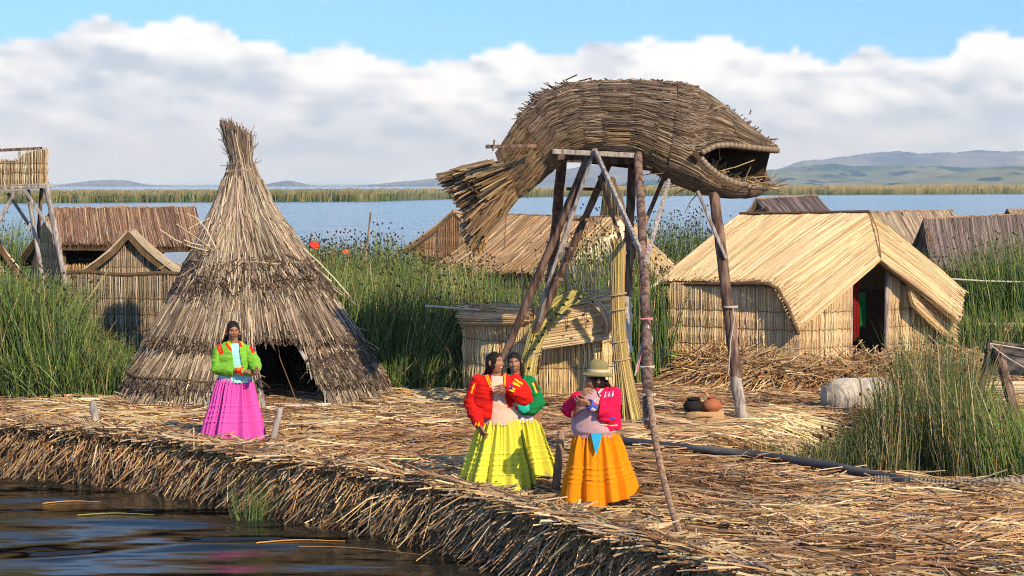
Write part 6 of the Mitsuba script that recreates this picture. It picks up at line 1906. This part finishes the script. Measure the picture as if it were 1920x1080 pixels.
YEL, ORG, RED_, WHT, NAVY = (0.80, 0.52, 0.03), (0.75, 0.20, 0.02), (0.65, 0.02, 0.02), (0.72, 0.68, 0.66), (0.03, 0.03, 0.13)

# the woman in the pink skirt before the conical hut
w = Woman('woman in a bright green jacket and pink skirt standing before the conical hut', (443, 836)); p, s = w.p, w.s
X = lambda x: p(x, 700)[0]; Z = lambda y: p(0, y)[2]; Yw = w.Y
jr = [(X(441), Yw, Z(702), 39 * s, 0.145, 0), (X(440), Yw, Z(685), 38 * s, 0.150, 0), (X(439), Yw, Z(665), 35 * s, 0.145, 0), (X(439), Yw + .01, Z(652), 31 * s, 0.115, 0), (X(440), Yw + .015, Z(641), 13 * s, 0.07, 0)]
sr_ = [(X(444), Yw, Z(716), 31 * s, 0.165, 0), (X(442), Yw, Z(708), 31.5 * s, 0.16, 0), (X(441), Yw, Z(690), 31 * s, 0.135, 0), (X(440), Yw, Z(665), 29 * s, 0.125, 0), (X(439), Yw + .01, Z(652), 25 * s, 0.10, 0), (X(440), Yw + .015, Z(643), 11 * s, 0.065, 0)]
a1 = (p(412, 657, 0), p(407, 690, -0.06), p(457, 696, -0.24)); a2 = (p(464, 657, 0), p(479, 683, -0.10), p(481, 692, -0.28))
hc_ = p(437, 620, -0.015)
w.build(None, {'scallop': 0.012, 'cut': -0.02}, ((X(440), Yw), (X(433), Yw), Z(706), Z(823), (28 * s, 0.135), (55 * s, 0.30), 11, (0.45, 0.54, 0.62, 0.70), 3, 0.88), [a1, a2], (hc_, 0.32, 0.16, -0.03, 1.02, 0.0), (419, 455),
        (0.17, 0.42, 0.04), (0.30, 0.62, 0.66), (0.62, 0.085, 0.40), [[(431, 640), (446, 640), (458, 705), (458, 720), (434, 720), (440, 690), (437, 672)]],
        [((421, 642), (440, 660), 3.6, RED_, -0.02), ((424, 642), (440, 657), 1.5, YEL, -0.02), ((446, 640), (451, 648), 3.5, RED_, -0.02), ((448, 638), (453, 647), 1.2, YEL, -0.02), ((409, 651), (414, 661), 4.5, RED_, 0.05), ((410, 651), (413, 659), 1.2, ORG, 0.05), ((468, 652), (474, 660), 2.6, RED_, 0.05)],
        jr, sr_, [(0.070, 0.078, 0.074, 0.076, 0.052), (0.066, 0.070, 0.066, 0.062, 0.048)], [(0, ([RED_, YEL, ORG], RED_), 0.046, 0.085), (1, ([RED_, ORG], RED_), 0.042, 0.06)],
        [(p(457, 696, -0.24), (1, -0.25, -0.02), (0, 0.4, -1), 0.75, 1.0, 1, 0.05, 1), (p(481, 692, -0.28), (0.25, -0.6, -0.25), (-1, -0.2, 0.2), 0.75, 1.0, -1, 0.05, 2)],
        (p(439, 645, 0.015), p(438, 632, 0.01), 0.068), [([p(427, 628, 0.04), p(420, 645, 0.10), p(422, 670, 0.17), p(424, 690, 0.18)], 0.030, 0.014), ([p(448, 630, 0.06), p(449, 650, 0.12), p(447, 690, 0.18)], 0.028, 0.014)])

# the laughing woman in the red jacket
w = Woman('woman in a red jacket and pale pink sweater with her hand on her chest', (931, 926)); p, s = w.p, w.s
X = lambda x: p(x, 700)[0]; Z = lambda y: p(0, y)[2]; Yw = w.Y
jr = [(X(925), Yw, Z(780), 44 * s, 0.165, 0.1), (X(926), Yw, Z(760), 44 * s, 0.17, 0.1), (X(929), Yw, Z(732), 42 * s, 0.165, 0.1), (X(931), Yw, Z(714), 40 * s, 0.135, 0.1), (X(932), Yw + .01, Z(702), 17 * s, 0.075, 0.1)]
sr_ = [(X(937), Yw, Z(794), 33.5 * s, 0.17, 0.1), (X(937), Yw, Z(786), 34 * s, 0.17, 0.1), (X(935), Yw, Z(765), 35 * s, 0.158, 0.1), (X(933), Yw, Z(735), 35 * s, 0.150, 0.1), (X(932), Yw, Z(715), 33 * s, 0.12, 0.1), (X(932), Yw + .01, Z(704), 13 * s, 0.065, 0.1)]
a1 = (p(897, 716, 0), p(884, 757, -0.01), p(899, 798, -0.24)); a2 = (p(966, 716, 0), p(983, 744, -0.14), p(951, 725, -0.26))
hc_ = p(928, 681, -0.01)
w.build(None, {'scallop': 0.02, 'cut': 0.0}, ((X(938), Yw), (X(931), Yw), Z(786), Z(915), (31 * s, 0.148), (62 * s, 0.33), 12, (0.46, 0.54, 0.61, 0.68, 0.75), 5, 0.88), [a1, a2], (hc_, 0.95, -0.16, 0.02, 1.0, 0.9), (918, 946),
        (0.58, 0.014, 0.010), (0.62, 0.44, 0.35), (0.60, 0.585, 0.065), [[(920, 700), (943, 698), (946, 735), (953, 768), (957, 800), (918, 800), (923, 772), (925, 740), (922, 722)]],
        [((911, 703), (921, 723), 2.8, YEL, 0.0), ((911, 703), (921, 723), 0.9, (0.6, 0.02, 0.02), 0.0), ((945, 700), (945, 722), 3.0, YEL, 0.0), ((945, 700), (945, 722), 1.0, (0.6, 0.02, 0.02), 0.0), ((889, 722), (884, 737), 1.6, YEL, 0.1), ((966, 712), (979, 719), 1.5, YEL, 0.2), ((962, 716), (974, 722), 1.2, YEL, 0.2), ((956, 772), (966, 776), 0.9, YEL, 0.1), ((955, 727), (963, 731), 1.4, YEL, 0.1), ((956, 722), (965, 727), 1.2, YEL, 0.1), ((893, 790), (890, 798), 1.2, YEL, 0.1), ((899, 789), (897, 797), 1.2, YEL, 0.1)],
        jr, sr_, [(0.074, 0.080, 0.078, 0.070, 0.052), (0.078, 0.092, 0.090, 0.078, 0.050)], [(0, ([NAVY, (0.05, 0.03, 0.12)], None), 0.046, 0.05), (1, ([NAVY, (0.06, 0.03, 0.20)], None), 0.045, 0.05)],
        [(p(899, 798, -0.24), (0.35, -0.25, -0.9), (0.8, 0.5, 0.1), 0.5, 1.0, -1, 0.05, 3), (p(951, 725, -0.26), (-0.95, 0.0, -0.30), (-0.1, 0.9, -0.3), 0.22, 1.0, 1, 0.08, 4)],
        (p(930, 706, 0.01), p(929, 694, 0.01), 0.075), [([p(918, 690, 0.05), p(913, 703, 0.08), p(913, 720, 0.17), p(916, 770, 0.20)], 0.034, 0.016), ([p(926, 690, 0.08), p(927, 705, 0.12), p(930, 770, 0.20)], 0.03, 0.016)])

# the girl in the green jacket behind her
w = Woman('smiling girl in a dark green jacket and yellow skirt behind the red jacketed woman', (985, 905)); p, s = w.p, w.s
X = lambda x: p(x, 700)[0]; Z = lambda y: p(0, y)[2]; Yw = w.Y
jr = [(X(976), Yw, Z(776), 31 * s, 0.145, 0.15), (X(975), Yw, Z(760), 33 * s, 0.15, 0.15), (X(973), Yw, Z(730), 33 * s, 0.145, 0.15), (X(971), Yw, Z(714), 30 * s, 0.12, 0.15), (X(968), Yw + .01, Z(702), 14 * s, 0.07, 0.15)]
sr_ = [(X(976), Yw, Z(790), 29 * s, 0.15, 0.15), (X(976), Yw, Z(782), 29 * s, 0.15, 0.15), (X(975), Yw, Z(760), 28 * s, 0.14, 0.15), (X(973), Yw, Z(732), 28 * s, 0.135, 0.15), (X(970), Yw, Z(714), 25 * s, 0.11, 0.15), (X(968), Yw + .01, Z(704), 11 * s, 0.06, 0.15)]
a1 = (p(945, 716, 0), p(938, 755, 0.0), p(965, 768, -0.16)); a2 = (p(992, 717, 0), p(1007, 754, -0.06), p(993, 770, -0.19))
hc_ = p(965, 680, -0.02)
w.build(None, {'scallop': 0.0, 'cut': -0.01}, ((X(978), Yw), (X(984), Yw), Z(784), Z(890), (27 * s, 0.135), (54 * s, 0.30), 11, (0.46, 0.56, 0.66, 0.74), 8, 0.9), [a1, a2], (hc_, -0.12, 0.05, -0.10, 0.97, 1.0), (972, 998),
        (0.008, 0.17, 0.055), (0.62, 0.50, 0.62), (0.60, 0.585, 0.065), [[(960, 698), (974, 700), (975, 730), (978, 790), (955, 790), (958, 730)]],
        [((981, 700), (973, 714), 2.0, YEL, 0.05), ((981, 700), (973, 714), 0.6, (0.6, 0.1, 0.02), 0.05), ((1000, 720), (1006, 735), 1.7, YEL, 0.1), ((1003, 718), (1009, 733), 2.0, (0.10, 0.03, 0.02), 0.1)],
        jr, sr_, [(0.066, 0.074, 0.074, 0.066, 0.05), (0.072, 0.084, 0.084, 0.074, 0.050)], [(1, ([(0.55, 0.05, 0.04), (0.2, 0.02, 0.03)], None), 0.044, 0.05)],
        [(p(965, 768, -0.16), (0.9, -0.3, 0.0), (0, 0.3, 1.0), 0.55, 0.95, 1, 0.06, 5), (p(993, 770, -0.19), (-0.8, -0.5, -0.05), (-0.3, 0.2, 0.9), 0.6, 0.95, -1, 0.06, 6)],
        (p(967, 706, 0.01), p(966, 693, 0.01), 0.07), [([p(978, 684, 0.02), p(980, 698, -0.02), p(977, 714, -0.12), p(974, 735, -0.16)], 0.026, 0.013), ([p(955, 690, 0.05), p(953, 715, 0.10), p(955, 760, 0.17)], 0.026, 0.013)])
k = thing('yarn_ball', 'ball of turquoise yarn held by the girl in the green jacket', 'yarn')
c = p(981, 764, -0.27); th = np.linspace(0, 6.283 * 46, 2600); a_ = th / 46 * 13
v = np.stack([np.cos(th) * np.cos(a_) - np.sin(th) * np.sin(a_) * 0.4, np.cos(th) * np.sin(a_) + np.sin(th) * np.cos(a_) * 0.4, np.sin(th) * 0.9], -1)
v = unit(v) * (0.062 + 0.002 * np.sin(th * 0.31))[:, None]
put(k, cat(tube(v + c, 0.0042, 4), trimesh.creation.icosphere(3, 0.059).apply_translation(c)), 'm_teal', True)

# the woman with the hat
w = Woman('woman in a grey green bowler hat, crimson jacket and orange skirt facing left', (1124, 956)); p, s = w.p, w.s
X = lambda x: p(x, 700)[0]; Z = lambda y: p(0, y)[2]; Yw = w.Y
jr = [(X(1122), Yw, Z(803), 42 * s, 0.205, -0.25), (X(1121), Yw, Z(785), 43 * s, 0.215, -0.25), (X(1120), Yw, Z(755), 40 * s, 0.19, -0.25), (X(1121), Yw + .01, Z(738), 36 * s, 0.145, -0.25), (X(1122), Yw + .02, Z(727), 16 * s, 0.08, -0.25)]
sr_ = [(X(1115), Yw, Z(818), 40.5 * s, 0.20, -0.25), (X(1115), Yw, Z(812), 41 * s, 0.205, -0.25), (X(1115), Yw, Z(805), 44 * s, 0.222, -0.25), (X(1114), Yw, Z(790), 43 * s, 0.225, -0.25), (X(1114), Yw, Z(760), 36 * s, 0.185, -0.25), (X(1117), Yw + .01, Z(740), 28 * s, 0.13, -0.25), (X(1120), Yw + .015, Z(728), 14 * s, 0.07, -0.25)]
a1 = (p(1088, 746, 0.03), p(1068, 766, -0.10), p(1087, 745, -0.27)); a2 = (p(1150, 742, -0.02), p(1140, 779, -0.16), p(1103, 757, -0.32))
hc_ = p(1116, 714, 0.0)
w.build(None, {'scallop': 0.0, 'ribs': 0.008, 'cut': 0.04}, ((X(1117), Yw), (X(1122), Yw), Z(810), Z(932), (37 * s, 0.185), (66 * s, 0.36), 10, (0.50, 0.58, 0.65, 0.72), 12, 0.82, lambda c_: -0.03 * (c_ < 0.2) + 0.06 * np.clip(c_ - 0.4, 0, 1)), [a1, a2], (hc_, -1.28, 0.05, 0.0, 1.02, 0.0), (1112, 1146),
        (0.60, 0.010, 0.065), (0.46, 0.30, 0.34), (0.74, 0.235, 0.006), [[(1098, 726), (1118, 730), (1126, 745), (1117, 790), (1119, 806), (1071, 806), (1071, 772), (1085, 750), (1090, 738)]],
        [((1121, 738), (1131, 729), 1.6, WHT, 0.0), ((1117, 746), (1125, 741), 1.4, WHT, 0.0)] + [((1134 + i * 3.6, 744 - i * 0.5), (1136 + i * 3.6, 736 - i * 0.5), 0.85, (WHT, (0.05, 0.10, 0.5), WHT, (0.05, 0.10, 0.5), WHT)[i], 0.05) for i in range(5)] + [((1120, 793), (1157, 797), 0.9, WHT, 0.1), ((1132, 790), (1130, 796), 0.8, YEL, 0.1), ((1143, 792), (1146, 797), 0.8, YEL, 0.1), ((1144, 782), (1150, 781), 2.2, (0.04, 0.06, 0.42), 0.1)],
        jr, sr_, [(0.070, 0.080, 0.076, 0.066, 0.050), (0.084, 0.096, 0.090, 0.078, 0.052)], [(0, ([(0.10, 0.09, 0.25), (0.06, 0.05, 0.12)], None), 0.045, 0.04), (1, ([WHT, (0.05, 0.09, 0.45), (0.65, 0.05, 0.08)], (0.06, 0.10, 0.45)), 0.050, 0.085)],
        [(p(1087, 745, -0.27), (0.65, -0.1, 0.75), (0.5, 0.3, -0.4), 0.55, 1.05, 1, 0.06, 7), (p(1103, 757, -0.32), (-0.95, -0.05, 0.12), (0.05, 0.85, 0.5), 0.55, 1.05, -1, 0.06, 8)],
        (p(1121, 735, 0.015), p(1120, 724, 0.01), 0.080), [([p(1134, 716, 0.04), p(1141, 726, 0.08), p(1152, 736, 0.13), p(1162, 752, 0.13), p(1165, 785, 0.12)], 0.030, 0.014)])
k = w.k
ph = np.array([(0.148, 0.0), (0.146, -0.012), (0.152, -0.010), (0.154, 0.002), (0.125, 0.022), (0.104, 0.030), (0.103, 0.060), (0.098, 0.098), (0.082, 0.130), (0.055, 0.150), (0.0, 0.157)])
m = trimesh.creation.revolve(np.vstack([ph]), sections=56)
lathe = np.vstack([ph, ])
v = m.vertices.copy()
v[:, 2] += -0.012 * (np.abs(v[:, 0]) / 0.15) ** 2 * 0 + 0.010 * (v[:, 1] / 0.15) ** 2
v *= 1 + 0.025 * (meshkit.fbm(v * 14, 2, 6)[:, None] - 0.5)
HC = p(1121, 705, 0.0)
Rh = rotm(0.0, -0.02, 0.03)
part(k, 'hat', trimesh.Trimesh(v @ Rh.T + HC + [0, 0, 0.008], m.faces, process=False), 'm_felt', 50)
a = np.linspace(0, 2 * np.pi, 60)
P = np.stack([np.stack([np.cos(a) * r_, np.sin(a) * r_, np.full(60, z_)], -1) for r_, z_ in ((0.1075, 0.032), (0.1078, 0.045), (0.1068, 0.062))], 1)
part(k, 'hat_band', slab(P @ Rh.T + HC + [0, 0, 0.008], 0.004, np.broadcast_to(np.stack([np.cos(a), np.sin(a), 0 * a], -1)[:, None], P.shape)), 'm_band', True)
P = np.array([[p(1108, 812, -0.235), p(1128, 812, -0.235)], [p(1112, 832, -0.285), p(1125, 832, -0.285)], [p(1117, 850, -0.315), p(1119, 850, -0.315)]])
part(k, 'underskirt', slab(P, 0.01, np.broadcast_to(np.array([0, -1.0, 0.2]), P.shape)), 'm_cyan')
